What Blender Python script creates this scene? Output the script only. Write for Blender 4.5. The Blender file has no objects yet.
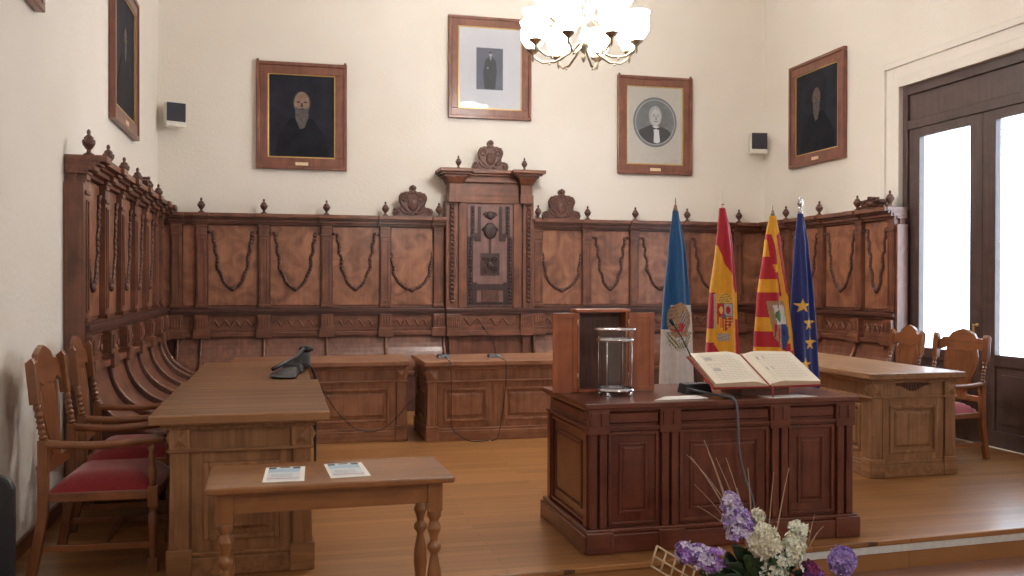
import bpy, bmesh, math, random
from mathutils import Vector, Matrix
random.seed(7)
PI = math.pi
C = bpy.context.scene.collection
sc = bpy.context.scene

# ------------------------------------------------------------------ camera
FPX, YAW, PITCH, ROLL, EYE = 934.0, 0.2400, -0.0060, 0.002, 1.42
cam = bpy.data.cameras.new('camera'); cam.sensor_width = 36; cam.lens = FPX / 1024 * 36
cam.clip_start = 0.05; cam.clip_end = 200
co = bpy.data.objects.new('camera', cam); C.objects.link(co)
co.matrix_world = (Matrix.Translation((0, 0, EYE)) @ Matrix.Rotation(-YAW, 4, 'Z')
                   @ Matrix.Rotation(PI / 2 + PITCH, 4, 'X') @ Matrix.Rotation(ROLL, 4, 'Z'))
sc.camera = co

def at(u, v, Y):
    """world point seen at pixel u,v lying on the plane y = Y"""
    d = co.matrix_world.to_3x3() @ Vector(((u - 512) / FPX, -(v - 288) / FPX, -1))
    return Vector((0, 0, EYE)) + d * (Y / d.y)

# ------------------------------------------------------------------ materials
def new_mat(name):
    m = bpy.data.materials.new(name); m.use_nodes = True
    nt = m.node_tree; b = nt.nodes['Principled BSDF']
    return m, nt, b
def plain(name, col, rough=0.6, metal=0.0, bump=0.0, vary=0.08, scale=30, **kw):
    m, nt, b = new_mat(name)
    tc = nt.nodes.new('ShaderNodeTexCoord'); n = nt.nodes.new('ShaderNodeTexNoise')
    n.inputs['Scale'].default_value = scale; n.inputs['Detail'].default_value = 3
    nt.links.new(tc.outputs['Object'], n.inputs['Vector'])
    r = nt.nodes.new('ShaderNodeValToRGB')
    lo = [c * (1 - vary) for c in col]; hi = [min(1, c * (1 + vary)) for c in col]
    r.color_ramp.elements[0].position = .3; r.color_ramp.elements[1].position = .7
    r.color_ramp.elements[0].color = (*lo, 1); r.color_ramp.elements[1].color = (*hi, 1)
    nt.links.new(n.outputs['Fac'], r.inputs['Fac']); nt.links.new(r.outputs['Color'], b.inputs['Base Color'])
    b.inputs['Roughness'].default_value = rough; b.inputs['Metallic'].default_value = metal
    if bump:
        bp = nt.nodes.new('ShaderNodeBump'); bp.inputs['Strength'].default_value = bump; bp.inputs['Distance'].default_value = .01
        nt.links.new(n.outputs['Fac'], bp.inputs['Height']); nt.links.new(bp.outputs['Normal'], b.inputs['Normal'])
    for k, v in kw.items(): b.inputs[k.replace('_', ' ')].default_value = v
    return m
def wood(name, dark, light, axis='z', rough=0.4, coat=0.25, grain=1.0, blotch=0.5, spec=0.5):
    m, nt, b = new_mat(name); L = nt.links.new
    tc = nt.nodes.new('ShaderNodeTexCoord'); oi = nt.nodes.new('ShaderNodeObjectInfo')
    off = nt.nodes.new('ShaderNodeVectorMath'); off.operation = 'MULTIPLY_ADD'
    L(oi.outputs['Random'], off.inputs[0]); off.inputs[1].default_value = (13, 7, 5); L(tc.outputs['Object'], off.inputs[2])
    mp = nt.nodes.new('ShaderNodeMapping')
    s = {'x': (.06, 1, 1), 'y': (1, .06, 1), 'z': (1, 1, .06)}[axis]
    mp.inputs['Scale'].default_value = [q * 26 * grain for q in s]
    L(off.outputs[0], mp.inputs['Vector'])
    n = nt.nodes.new('ShaderNodeTexNoise'); n.inputs['Scale'].default_value = 1; n.inputs['Detail'].default_value = 5; n.inputs['Distortion'].default_value = .6
    L(mp.outputs['Vector'], n.inputs['Vector'])
    n2 = nt.nodes.new('ShaderNodeTexNoise'); n2.inputs['Scale'].default_value = 4; n2.inputs['Detail'].default_value = 3; n2.inputs['Distortion'].default_value = 1.5
    L(off.outputs[0], n2.inputs['Vector'])
    mx = nt.nodes.new('ShaderNodeMix'); mx.data_type = 'FLOAT'; mx.inputs[0].default_value = blotch
    L(n.outputs['Fac'], mx.inputs[2]); L(n2.outputs['Fac'], mx.inputs[3])
    r = nt.nodes.new('ShaderNodeValToRGB')
    r.color_ramp.elements[0].position = .34; r.color_ramp.elements[1].position = .66
    r.color_ramp.elements[0].color = (*dark, 1); r.color_ramp.elements[1].color = (*light, 1)
    L(mx.outputs[0], r.inputs['Fac']); L(r.outputs['Color'], b.inputs['Base Color'])
    b.inputs['Roughness'].default_value = rough
    b.inputs['Coat Weight'].default_value = coat; b.inputs['Coat Roughness'].default_value = .18
    bp = nt.nodes.new('ShaderNodeBump'); bp.inputs['Strength'].default_value = .08; bp.inputs['Distance'].default_value = .004
    L(n.outputs['Fac'], bp.inputs['Height']); L(bp.outputs['Normal'], b.inputs['Normal'])
    return m

M = {}
for ax in 'xyz':
    M['walnut_' + ax] = wood('walnut_' + ax, (.095, .034, .021), (.25, .098, .054), ax, rough=.42)
    M['oak_' + ax] = wood('honey_oak_' + ax, (.20, .092, .038), (.42, .22, .10), ax, rough=.38, blotch=.3)
    M['oakr_' + ax] = wood('tan_oak_' + ax, (.19, .095, .045), (.39, .215, .11), ax, rough=.4, blotch=.35)
    M['rowwood_' + ax] = wood('brown_desk_' + ax, (.17, .070, .036), (.37, .175, .095), ax, rough=.4)
    M['mahog_' + ax] = wood('mahogany_' + ax, (.085, .020, .011), (.185, .052, .027), ax, rough=.3, coat=.4)
    M['chair_' + ax] = wood('chair_wood_' + ax, (.13, .042, .013), (.26, .092, .03), ax, rough=.32, coat=.4)
    M['table_' + ax] = wood('table_wood_' + ax, (.21, .080, .024), (.36, .155, .05), ax, rough=.28, coat=.5)
    M['cab_' + ax] = wood('cabinet_wood_' + ax, (.30, .085, .035), (.50, .16, .07), ax, rough=.35, coat=.4)
M['burl'] = wood('burr_walnut', (.155, .060, .034), (.40, .175, .098), 'z', rough=.36, blotch=.75)
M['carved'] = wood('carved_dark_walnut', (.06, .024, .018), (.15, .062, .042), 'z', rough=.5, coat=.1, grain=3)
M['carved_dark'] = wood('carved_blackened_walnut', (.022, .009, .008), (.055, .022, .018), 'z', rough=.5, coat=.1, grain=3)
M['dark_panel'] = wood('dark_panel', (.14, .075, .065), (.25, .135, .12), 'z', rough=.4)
M['frame_wood'] = wood('picture_frame_wood', (.13, .045, .028), (.24, .09, .055), 'z', rough=.4)
M['trim_dark'] = wood('dark_moulding', (.05, .018, .012), (.12, .045, .03), 'x', rough=.45)
M['door_wood'] = wood('window_wood', (.05, .032, .03), (.10, .06, .055), 'z', rough=.45)
M['gilt'] = plain('gilt', (.60, .40, .14), .35, .7)
M['brass'] = plain('brass', (.65, .45, .22), .35, .6)
M['brass_plate'] = plain('brass_plate', (.75, .60, .42), .4, .3)
M['paint_cream'] = plain('cream_paint', (.80, .76, .70), .5, scale=4, vary=.02)
M['black'] = plain('black_plastic', (.012, .013, .017), .45)
M['greyblack'] = plain('grey_black_plastic', (.035, .037, .045), .5)
M['white_plastic'] = plain('cream_plastic', (.72, .70, .64), .5)
M['speaker_cloth'] = plain('speaker_cloth', (.045, .045, .06), .8)
M['grey_cable'] = plain('grey_cable', (.13, .14, .16), .5)
M['red_fabric'] = plain('red_velvet', (.22, .006, .011), .9, vary=.2, scale=60, Sheen_Weight=.3)
M['paper'] = plain('paper', (.86, .85, .82), .6, vary=.01)
M['page'] = plain('book_page', (.80, .74, .62), .65, vary=.03, scale=12)
M['page_edge'] = plain('book_page_edge', (.70, .55, .40), .7)
M['ink'] = plain('ink', (.50, .47, .44), .7)
M['inkdark'] = plain('dark_blue_print', (.05, .06, .12), .6)
M['inkblue'] = plain('light_blue_print', (.42, .58, .72), .6)
M['inkpale'] = plain('pale_print', (.66, .72, .78), .6)
M['inkred'] = plain('pink_print', (.55, .25, .32), .6)
M['redcover'] = plain('red_leather', (.30, .025, .02), .45)
M['chrome'] = plain('polished_metal', (.75, .75, .78), .12, 1.0)
M['aged_brass'] = plain('aged_brass', (.30, .24, .17), .3, .9)
M['strip'] = plain('white_strip', (.72, .76, .74), .5)
M['leaf'] = plain('dark_leaf', (.018, .04, .02), .5, vary=.3)
M['leaf2'] = plain('green_leaf', (.05, .10, .035), .5, vary=.3)
M['purple'] = plain('purple_petal', (.46, .34, .74), .7, vary=.3, scale=90)
M['lilac'] = plain('lilac_petal', (.68, .62, .84), .7, vary=.25, scale=90)
M['violet'] = plain('violet_petal', (.32, .15, .52), .7, vary=.3, scale=90)
M['whitepetal'] = plain('cream_petal', (.88, .86, .72), .7, vary=.15, scale=90)
M['greenwhite'] = plain('green_white_petal', (.80, .85, .74), .7, vary=.15, scale=90)
M['magenta'] = plain('magenta_petal', (.30, .05, .18), .7, vary=.3)
M['straw'] = plain('dry_straw', (.46, .33, .22), .7)
M['wicker'] = plain('cream_cane', (.60, .46, .30), .6)
M['terracotta'] = plain('terracotta', (.30, .11, .06), .7)
for n, c in dict(flag_blue=(.007, .11, .31), flag_white=(.74, .74, .76), flag_red=(.50, .012, .035), flag_yellow=(.85, .42, .02),
                 flag_navy=(.012, .03, .21), star_gold=(.85, .55, .10), crest_tan=(.42, .28, .17), crest_brown=(.22, .11, .07),
                 crest_green=(.06, .20, .08), crest_olive=(.22, .22, .10), crest_grey=(.45, .43, .45), crest_blue=(.03, .09, .30)).items():
    M[n] = plain(n, c, .6, vary=.06, scale=25, Sheen_Weight=.2)
# portraits
M['pt_dark'] = plain('painting_dark_ground', (.020, .022, .032), .65, vary=.35, scale=5, Specular_IOR_Level=.15)
M['pt_coat'] = plain('painting_dark_coat', (.012, .013, .019), .65, vary=.3, scale=7, Specular_IOR_Level=.15)
M['pt_skin'] = plain('painting_skin', (.25, .155, .11), .5, vary=.25, scale=16)
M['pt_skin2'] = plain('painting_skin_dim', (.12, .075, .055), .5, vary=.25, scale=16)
M['pt_beard'] = plain('painting_beard', (.085, .075, .07), .6, vary=.3, scale=30)
M['pt_hair'] = plain('painting_hair', (.035, .028, .028), .6)
M['mat_white'] = plain('picture_mat_white', (.74, .74, .76), .5, vary=.02)
M['mat_cream'] = plain('picture_mat_cream', (.62, .58, .50), .5, vary=.04)
M['ph_grey'] = plain('print_grey', (.17, .18, .18), .5, vary=.2, scale=12)
M['ph_mid'] = plain('print_light_grey', (.42, .43, .43), .5, vary=.1)
M['ph_dark'] = plain('print_dark', (.03, .034, .04), .5, vary=.25)
M['ph_navy'] = plain('photo_dark_ground', (.12, .13, .17), .4, vary=.15, scale=6)
M['ph_skin'] = plain('print_pale', (.55, .54, .52), .5, vary=.1, scale=20)
# glass of pictures
def glass_sheet(name, tint=(1, 1, 1), gloss=.08, rough=.03):
    m, nt, b = new_mat(name); nt.nodes.remove(b); out = nt.nodes['Material Output']
    t = nt.nodes.new('ShaderNodeBsdfTransparent'); t.inputs['Color'].default_value = (*tint, 1)
    g = nt.nodes.new('ShaderNodeBsdfGlossy'); g.inputs['Roughness'].default_value = rough
    lw = nt.nodes.new('ShaderNodeLayerWeight'); lw.inputs['Blend'].default_value = .5
    f = nt.nodes.new('ShaderNodeMath'); f.operation = 'POWER'; f.inputs[1].default_value = 4; nt.links.new(lw.outputs['Facing'], f.inputs[0])
    a = nt.nodes.new('ShaderNodeMath'); a.operation = 'MULTIPLY_ADD'; a.inputs[1].default_value = .6; a.inputs[2].default_value = gloss + .02; a.use_clamp = True
    nt.links.new(f.outputs[0], a.inputs[0])
    mx = nt.nodes.new('ShaderNodeMixShader'); nt.links.new(a.outputs[0], mx.inputs[0])
    nt.links.new(t.outputs[0], mx.inputs[1]); nt.links.new(g.outputs[0], mx.inputs[2]); nt.links.new(mx.outputs[0], out.inputs['Surface'])
    return m
M['glass'] = glass_sheet('clear_glass', (.97, .98, 1), .02)
M['urn_glass'] = glass_sheet('urn_glass', (.95, .955, .97), .05, .04)
# wall plaster
def plaster():
    m, nt, b = new_mat('cream_plaster'); L = nt.links.new
    tc = nt.nodes.new('ShaderNodeTexCoord')
    n = nt.nodes.new('ShaderNodeTexNoise'); n.inputs['Scale'].default_value = .7; n.inputs['Detail'].default_value = 4
    L(tc.outputs['Object'], n.inputs['Vector'])
    r = nt.nodes.new('ShaderNodeValToRGB'); r.color_ramp.elements[0].position = .35; r.color_ramp.elements[1].position = .65
    r.color_ramp.elements[0].color = (.80, .755, .68, 1); r.color_ramp.elements[1].color = (.85, .81, .745, 1)
    L(n.outputs['Fac'], r.inputs['Fac']); L(r.outputs['Color'], b.inputs['Base Color'])
    n2 = nt.nodes.new('ShaderNodeTexNoise'); n2.inputs['Scale'].default_value = 28; n2.inputs['Detail'].default_value = 5
    L(tc.outputs['Object'], n2.inputs['Vector'])
    bp = nt.nodes.new('ShaderNodeBump'); bp.inputs['Strength'].default_value = .35; bp.inputs['Distance'].default_value = .01
    L(n2.outputs['Fac'], bp.inputs['Height']); L(bp.outputs['Normal'], b.inputs['Normal'])
    b.inputs['Roughness'].default_value = .85
    return m
M['plaster'] = plaster()
def planks(name, dark, light, pw, pl, rough, coat=.3):
    m, nt, b = new_mat(name); L = nt.links.new
    tc = nt.nodes.new('ShaderNodeTexCoord')
    br = nt.nodes.new('ShaderNodeTexBrick'); br.inputs['Scale'].default_value = 1
    br.inputs['Brick Width'].default_value = pl; br.inputs['Row Height'].default_value = pw
    br.inputs['Mortar Size'].default_value = .0015; br.inputs['Mortar Smooth'].default_value = .1
    br.inputs['Color1'].default_value = (0, 0, 0, 1); br.inputs['Color2'].default_value = (1, 1, 1, 1); br.inputs['Mortar'].default_value = (.2, .2, .2, 1)
    br.offset = .37; L(tc.outputs['Object'], br.inputs['Vector'])
    mp = nt.nodes.new('ShaderNodeMapping'); mp.inputs['Scale'].default_value = (1.2, 22, 1); L(tc.outputs['Object'], mp.inputs['Vector'])
    n = nt.nodes.new('ShaderNodeTexNoise'); n.inputs['Scale'].default_value = 1; n.inputs['Detail'].default_value = 5; L(mp.outputs[0], n.inputs['Vector'])
    mx = nt.nodes.new('ShaderNodeMix'); mx.data_type = 'FLOAT'; mx.inputs[0].default_value = .42
    L(n.outputs['Fac'], mx.inputs[2]); L(br.outputs['Color'], mx.inputs[3])
    r = nt.nodes.new('ShaderNodeValToRGB'); r.color_ramp.elements[0].position = .2; r.color_ramp.elements[1].position = .8
    r.color_ramp.elements[0].color = (*dark, 1); r.color_ramp.elements[1].color = (*light, 1)
    L(mx.outputs[0], r.inputs['Fac'])
    mm = nt.nodes.new('ShaderNodeMix'); mm.data_type = 'RGBA'; L(br.outputs['Fac'], mm.inputs[0]); L(r.outputs['Color'], mm.inputs[6])
    mm.inputs[7].default_value = (dark[0] * .4, dark[1] * .4, dark[2] * .4, 1)
    L(mm.outputs[2], b.inputs['Base Color']); b.inputs['Roughness'].default_value = rough
    b.inputs['Coat Weight'].default_value = coat; b.inputs['Coat Roughness'].default_value = .2
    return m
M['floor'] = planks('honey_floorboards', (.23, .098, .028), (.42, .20, .068), .085, 1.7, .30)
M['oak_top'] = planks('honey_oak_strips', (.085, .034, .013), (.37, .18, .075), .045, 3.1, .3)
M['floor2'] = planks('reddish_floorboards', (.24, .12, .09), (.36, .20, .15), .12, 1.5, .4)

# ------------------------------------------------------------------ mesh helpers
class MB:
    def __init__(s): s.v = []; s.f = []; s.mi = []; s.m = 0; s.sm = []; s.smooth = False
    def add(s, vs, fs):
        b = len(s.v); s.v += [tuple(v) for v in vs]
        for f in fs: s.f.append([b + i for i in f]); s.mi.append(s.m); s.sm.append(s.smooth)
        return s
    def box(s, x0, x1, y0, y1, z0, z1):
        v = [(x, y, z) for z in (z0, z1) for y in (y0, y1) for x in (x0, x1)]
        return s.add(v, [(0, 2, 3, 1), (4, 5, 7, 6), (0, 1, 5, 4), (2, 6, 7, 3), (0, 4, 6, 2), (1, 3, 7, 5)])
    def frustum(s, b, t, z0, z1):
        """b,t = (x0,x1,y0,y1)"""
        v = [(x, y, z0) for y in b[2:] for x in b[:2]] + [(x, y, z1) for y in t[2:] for x in t[:2]]
        return s.add(v, [(0, 2, 3, 1), (4, 5, 7, 6), (0, 1, 5, 4), (2, 6, 7, 3), (0, 4, 6, 2), (1, 3, 7, 5)])
    def hexa(s, v):
        return s.add(v, [(0, 2, 3, 1), (4, 5, 7, 6), (0, 1, 5, 4), (2, 6, 7, 3), (0, 4, 6, 2), (1, 3, 7, 5)])
    def prism(s, poly, a, b, axis='y'):
        """polygon (p,q) extruded from a to b along axis"""
        def P(p, q, t): return {'y': (p, t, q), 'x': (t, p, q), 'z': (p, q, t)}[axis]
        n = len(poly); v = [P(p, q, a) for p, q in poly] + [P(p, q, b) for p, q in poly]
        f = [[(i), (i + 1) % n, n + (i + 1) % n, n + i] for i in range(n)] + [list(range(n))[::-1], [n + i for i in range(n)]]
        return s.add(v, f)
    def lathe(s, prof, c=(0, 0, 0), n=16, axis='z', caps=True):
        o, s.smooth = s.smooth, True
        c = Vector(c); v = []
        for r, z in prof:
            for i in range(n):
                a = 2 * PI * i / n; x, y = r * math.cos(a), r * math.sin(a)
                v.append(c + Vector({'z': (x, y, z), 'x': (z, x, y), 'y': (x, z, y)}[axis]))
        f = []
        for j in range(len(prof) - 1):
            for i in range(n): f.append([j * n + i, j * n + (i + 1) % n, (j + 1) * n + (i + 1) % n, (j + 1) * n + i])
        if caps: f.append(list(range(n))[::-1]); f.append([(len(prof) - 1) * n + i for i in range(n)])
        s.add(v, f); s.smooth = o; return s
    def tube(s, pts, r, n=8, closed=False):
        o, s.smooth = s.smooth, True
        pts = [Vector(p) for p in pts]; N = len(pts); rs = r if isinstance(r, (list, tuple)) else [r] * N
        v = []; up = Vector((.13, .21, .97)).normalized()
        for i, p in enumerate(pts):
            a = pts[(i - 1) % N] if (i or closed) else p; b = pts[(i + 1) % N] if (i < N - 1 or closed) else p
            t = (b - a).normalized(); x = t.cross(up)
            if x.length < .15: x = t.cross(Vector((1, .1, 0)))
            x.normalize(); y = t.cross(x)
            for k in range(n):
                q = 2 * PI * k / n; v.append(p + (x * math.cos(q) + y * math.sin(q)) * rs[i])
        f = []
        for j in range(N if closed else N - 1):
            for k in range(n):
                j2 = (j + 1) % N; f.append([j * n + k, j * n + (k + 1) % n, j2 * n + (k + 1) % n, j2 * n + k])
        if not closed: f += [list(range(n))[::-1], [(N - 1) * n + k for k in range(n)]]
        s.add(v, f); s.smooth = o; return s
    def ball(s, c, r, n=8, m=6, sc3=(1, 1, 1)):
        o, s.smooth = s.smooth, True
        v = []; f = []
        for j in range(m + 1):
            t = PI * j / m
            for i in range(n):
                a = 2 * PI * i / n
                v.append((c[0] + r * sc3[0] * math.sin(t) * math.cos(a), c[1] + r * sc3[1] * math.sin(t) * math.sin(a), c[2] - r * sc3[2] * math.cos(t)))
        for j in range(m):
            for i in range(n): f.append([j * n + i, j * n + (i + 1) % n, (j + 1) * n + (i + 1) % n, (j + 1) * n + i])
        s.add(v, f); s.smooth = o; return s
    def sheet(s, fn, nu, nv, close=False):
        o, s.smooth = s.smooth, True
        v = [fn(i / nu, j / nv) for j in range(nv + 1) for i in range(nu + 1)]
        f = [[j * (nu + 1) + i, j * (nu + 1) + i + 1, (j + 1) * (nu + 1) + i + 1, (j + 1) * (nu + 1) + i] for j in range(nv) for i in range(nu)]
        s.add(v, f); s.smooth = o; return s
    def build(s, name, mats, parent=None, bevel=0.0, subsurf=0, solid=0):
        if not isinstance(mats, (list, tuple)): mats = [mats]
        me = bpy.data.meshes.new(name); me.from_pydata(s.v, [], s.f)
        for m in mats: me.materials.append(M[m] if isinstance(m, str) else m)
        me.polygons.foreach_set('material_index', s.mi); me.polygons.foreach_set('use_smooth', s.sm)
        bm = bmesh.new(); bm.from_mesh(me)
        bmesh.ops.recalc_face_normals(bm, faces=bm.faces); bm.to_mesh(me); bm.free(); me.update()
        o = bpy.data.objects.new(name, me); C.objects.link(o)
        if parent: o.parent = parent
        if solid: q = o.modifiers.new('t', 'SOLIDIFY'); q.thickness = solid; q.offset = 0
        if bevel:
            q = o.modifiers.new('b', 'BEVEL'); q.width = bevel; q.segments = 2; q.limit_method = 'ANGLE'; q.angle_limit = .7
        if subsurf:
            q = o.modifiers.new('s', 'SUBSURF'); q.levels = subsurf; q.render_levels = subsurf
        return o
def tag(o, label=None, cat=None, group=None, kind=None):
    if label: o['label'] = label
    if cat: o['category'] = cat
    if group: o['group'] = group
    if kind: o['kind'] = kind
    return o
def thing(name, label, cat, loc=(0, 0, 0), rz=0, group=None):
    o = bpy.data.objects.new(name, None); C.objects.link(o); o.empty_display_size = .1
    o.location = loc; o.rotation_euler = (0, 0, rz); return tag(o, label, cat, group)
def copy_tree(o, parent=None):
    c = o.copy(); C.objects.link(c); c.parent = parent
    for ch in list(o.children): copy_tree(ch, c)
    return c
def B(*a): return MB().box(*a)
def struct(o): return tag(o, kind='structure')

# ------------------------------------------------------------------ room shell
XL, XR, YB, YF, ZC, STEP, ZL = -1.33, 5.96, 10.82, -3.6, 5.5, 4.49, -0.17
SA, SB = 4.31, 4.66
def slab(y_off, y_back, z0, z1): return MB().prism([(XL, SA + y_off), (XR, SB + y_off), (XR, y_back + (SB - SA if y_back < 6 else 0)), (XL, y_back)], z0, z1, 'z')
struct(slab(-.02, YB, -.03, 0).build('floor', 'floor', bevel=.006))
struct(slab(0, YB, ZL + .0005, -.031).build('floor_platform_riser', 'floor'))
ys = lambda x: SA + (SB - SA) * (x - XL) / (XR - XL)
struct(MB().prism([(2.42, ys(2.42) - .012), (XR, SB - .012), (XR, SB - .0005), (2.42, ys(2.42) - .0005)], -.072, -.032, 'z').build('trim_1', 'strip'))
struct(B(XL, XR, YF, YB, ZL - .1, ZL).build('floor_lower', 'floor2'))
struct(B(XL - .3, XR + .3, YB, YB + .3, ZL - .1, ZC).build('wall_back', 'plaster'))
struct(B(XL - .3, XL, YF, YB, ZL - .1, ZC).build('wall_left', 'plaster'))
struct(B(XL - .3, XR + .3, YF - .3, YF, ZL - .1, ZC).build('wall_front', 'plaster'))
struct(B(XL - .3, XR + .3, YF - .3, YB + .3, ZC, ZC + .2).build('ceiling', 'paint_cream'))
WT = .42                                   # right wall thickness
openings = [(5.96, 8.10), (1.7, 2.8)]  # window doors along y; the second is unseen, added to light the foreground
OH = 3.36
mb = MB(); e = [YB] + [q for a, b in openings for q in (b, a)] + [YF]
for i in range(0, len(e), 2): mb.box(XR, XR + WT, e[i + 1], e[i], ZL - .1, ZC)
for a, b in openings: mb.box(XR, XR + WT, a, b, OH, ZC); 
mb.box(XR, XR + WT, 5.96, 8.10, -.1, -.0)
mb.box(XR, XR + WT, 1.7, 2.8, ZL - .1, ZL + .0)
struct(mb.build('wall_right', 'plaster'))
mb = B(XL, XL + .018, STEP, 6.2, .0, .085); mb.box(XL, XL + .018, YF, STEP - .02, ZL, ZL + .085)
struct(mb.build('baseboard_left', 'walnut_y', bevel=.003))

def window_door(n, y0, y1, zb):
    w = thing('window_%d' % n, None, None, (0, 0, 0)); w['kind'] = 'structure'
    # painted architrave on the room side, with a stepped profile
    a = MB()
    for (o1, o2, d) in ((.0, .10, .035), (.10, .21, .022), (.21, .27, .045)):
        a.box(XR - d, XR, y0 - o2, y0 - o1, zb, OH + o2); a.box(XR - d, XR, y1 + o1, y1 + o2, zb, OH + o2)
        a.box(XR - d, XR, y0 - o1, y1 + o1, OH + o1, OH + o2)
    a.build('window_casing', 'paint_cream', w, bevel=.004)
    x0, x1 = XR + .035, XR + .095
    f = MB(); f.box(x0 - .02, x1 + .02, y0, y0 + .07, zb, OH); f.box(x0 - .02, x1 + .02, y1 - .07, y1, zb, OH)
    f.box(x0 - .02, x1 + .02, y0 + .07, y1 - .07, OH - .09, OH); f.box(x0 - .02, x1 + .02, y0 + .07, y1 - .07, 2.93, 3.02)
    f.box(x0 + .01, x1 - .01, y0 + .07, y1 - .07, 3.02, OH - .09)     # solid transom boards
    f.build('window_frame', 'door_wood', w, bevel=.004)
    ym = (y0 + y1) / 2
    for a_, b_ in ((y0 + .07, ym), (ym, y1 - .07)):
        s = .155; l = MB()
        l.box(x0, x1, a_ + .003, a_ + s, zb, 2.93); l.box(x0, x1, b_ - s, b_ - .003, zb, 2.93)
        l.box(x0, x1, a_ + s, b_ - s, 2.84, 2.93); l.box(x0, x1, a_ + s, b_ - s, .70, .80); l.box(x0, x1, a_ + s, b_ - s, zb, zb + .14)
        l.box(x0 + .02, x1 - .02, a_ + s, b_ - s, zb + .14, .70)
        l.box(x0 + .005, x1 - .02, a_ + s + .07, b_ - s - .07, zb + .21, .63)
        lf = l.build('window_leaf', 'door_wood', w, bevel=.004)
        B(x0 + .027, x0 + .033, a_ + s, b_ - s, .80, 2.84).build('window_pane', 'glass', lf)
        hd = MB().lathe([(.006, 0), (.006, .03), (.016, .035), (.016, .045)], (x0 - .045, ym + (.05 if a_ > y0 + .1 else -.05), 1.05), 10, 'x')
        if a_ > y0 + .1: hd.box(x0 - .05, x0 - .04, ym + .04, ym + .06, .97, 1.06); hd.build('window_handle', 'brass', lf)
    return w
for i, (a, b) in enumerate(openings): window_door(i + 1, a, b, 0 if i == 0 else ZL)

# ------------------------------------------------------------------ carved ornaments
FIN = [(.032, 0), (.032, .012), (.014, .022), (.011, .036), (.020, .046), (.034, .066), (.038, .084), (.034, .094), (.024, .099), (.028, .105), (.018, .116), (.008, .124), (.012, .134), (.010, .146), (.002, .155)]
def finial_mb(x, y, z, s=1.1): return MB().lathe([(r * s, h * s) for r, h in FIN], (x, y, z), 12)
def spiral(cx, cz, r0, turns, sgn, y, n=22, start=0):
    return [(cx + sgn * r0 * (1 - .8 * i / n) * math.cos(start + turns * 2 * PI * i / n), y, cz + r0 * (1 - .8 * i / n) * math.sin(start + turns * 2 * PI * i / n)) for i in range(n + 1)]
def crest_mb(x, z, s, y0, y1):
    """scrolled cartouche, width about .46*s, height about .36*s, facing -y"""
    half = [(0, .36), (.03, .352), (.042, .325), (.03, .30), (.05, .285), (.085, .287), (.13, .265), (.158, .22), (.155, .17), (.135, .13), (.15, .105), (.18, .105), (.222, .085), (.235, .045), (.22, 0)]
    poly = [(x - p * s, z + q * s) for p, q in half[::-1]] + [(x + p * s, z + q * s) for p, q in half[1:]]
    m = MB(); m.prism(poly, y0, y1)
    for sg in (-1, 1):
        m.tube(spiral(x + sg * .098 * s, z + .215 * s, .058 * s, 1.6, sg, y0, start=-.6), .013 * s, 6)
        m.tube(spiral(x + sg * .195 * s, z + .052 * s, .036 * s, 1.4, sg, y0, start=1.0), .011 * s, 6)
        m.tube([(x + sg * q[0] * s, y0, z + q[1] * s) for q in ((.15, .10), (.12, .06), (.07, .035), (.02, .03))], .012 * s, 6)
        m.tube([(x + sg * q[0] * s, y0 - .004, z + q[1] * s) for q in ((.13, .27), (.155, .2), (.13, .13), (.09, .09), (.06, .06))], .010 * s, 6)
        for k in range(3): m.ball((x + sg * (.02 + .018 * k) * s, y0, z + (.29 - .02 * k) * s), .013 * s, 8, 5)
    m.ball((x, y0, z + .335 * s), .028 * s, 10, 6, (1, .6, 1.1)); m.ball((x, y0, z + .275 * s), .022 * s, 10, 6, (1, .6, 1))
    m.ball((x, y0, z + .14 * s), .062 * s, 12, 8, (1, .35, 1.2)); m.ball((x, y0 - .012, z + .15 * s), .026 * s, 8, 6, (1, .5, 1.2))
    return m
def garland_mb(x, half, y, ztop, drop, wide=False):
    if wide: R = [(half, -.0), (half - .005, -.07), (half - .035, -.16), (half - .03, -.22), (half * .62, -.30), (half * .34, -.35), (0, -.375)]
    else: R = [(half + .07, 0), (half, 0), (half, -.085), (half - .024, -.11), (half - .016, -.20), (half - .048, -.245), (half - .040, -.36), (half - .08, -.42), (half * .48, -.50), (half * .25, -.552), (0, -.575)]
    k = drop / abs(R[-1][1]); P = [(p, q * k) for p, q in R]
    pts = [(x - p, y, ztop + q) for p, q in P] + [(x + p, y, ztop + q) for p, q in P[::-1][1:]]
    m = MB(); m.tube(pts, .017, 6); 
    # carved buds along the swag
    for a, b in zip(pts[:-1], pts[1:]):
        L = math.dist(a, b); n = max(1, int(L / .035))
        for i in range(n):
            t = (i + .5) / n; m.ball((a[0] + (b[0] - a[0]) * t, y - .006, a[2] + (b[2] - a[2]) * t), .021, 6, 4, (1, .7, 1))
    m.ball((x, y - .008, ztop - drop), .028, 8, 6, (1.1, .7, 1))
    return m
def inset_frame(m, x0, x1, z0, z1, y, w=.022, d=.014):
    """raised moulding frame standing d out (toward -y) from the plane y"""
    m.prism([(x0, z0), (x0 + w, z0 + w), (x0 + w, z1 - w), (x0, z1)], y - d, y)
    m.prism([(x1, z0), (x1, z1), (x1 - w, z1 - w), (x1 - w, z0 + w)], y - d, y)
    m.prism([(x0, z1), (x0 + w, z1 - w), (x1 - w, z1 - w), (x1, z1)], y - d, y)
    m.prism([(x0, z0), (x1, z0), (x1 - w, z0 + w), (x0 + w, z0 + w)], y - d, y)
    return m

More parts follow.
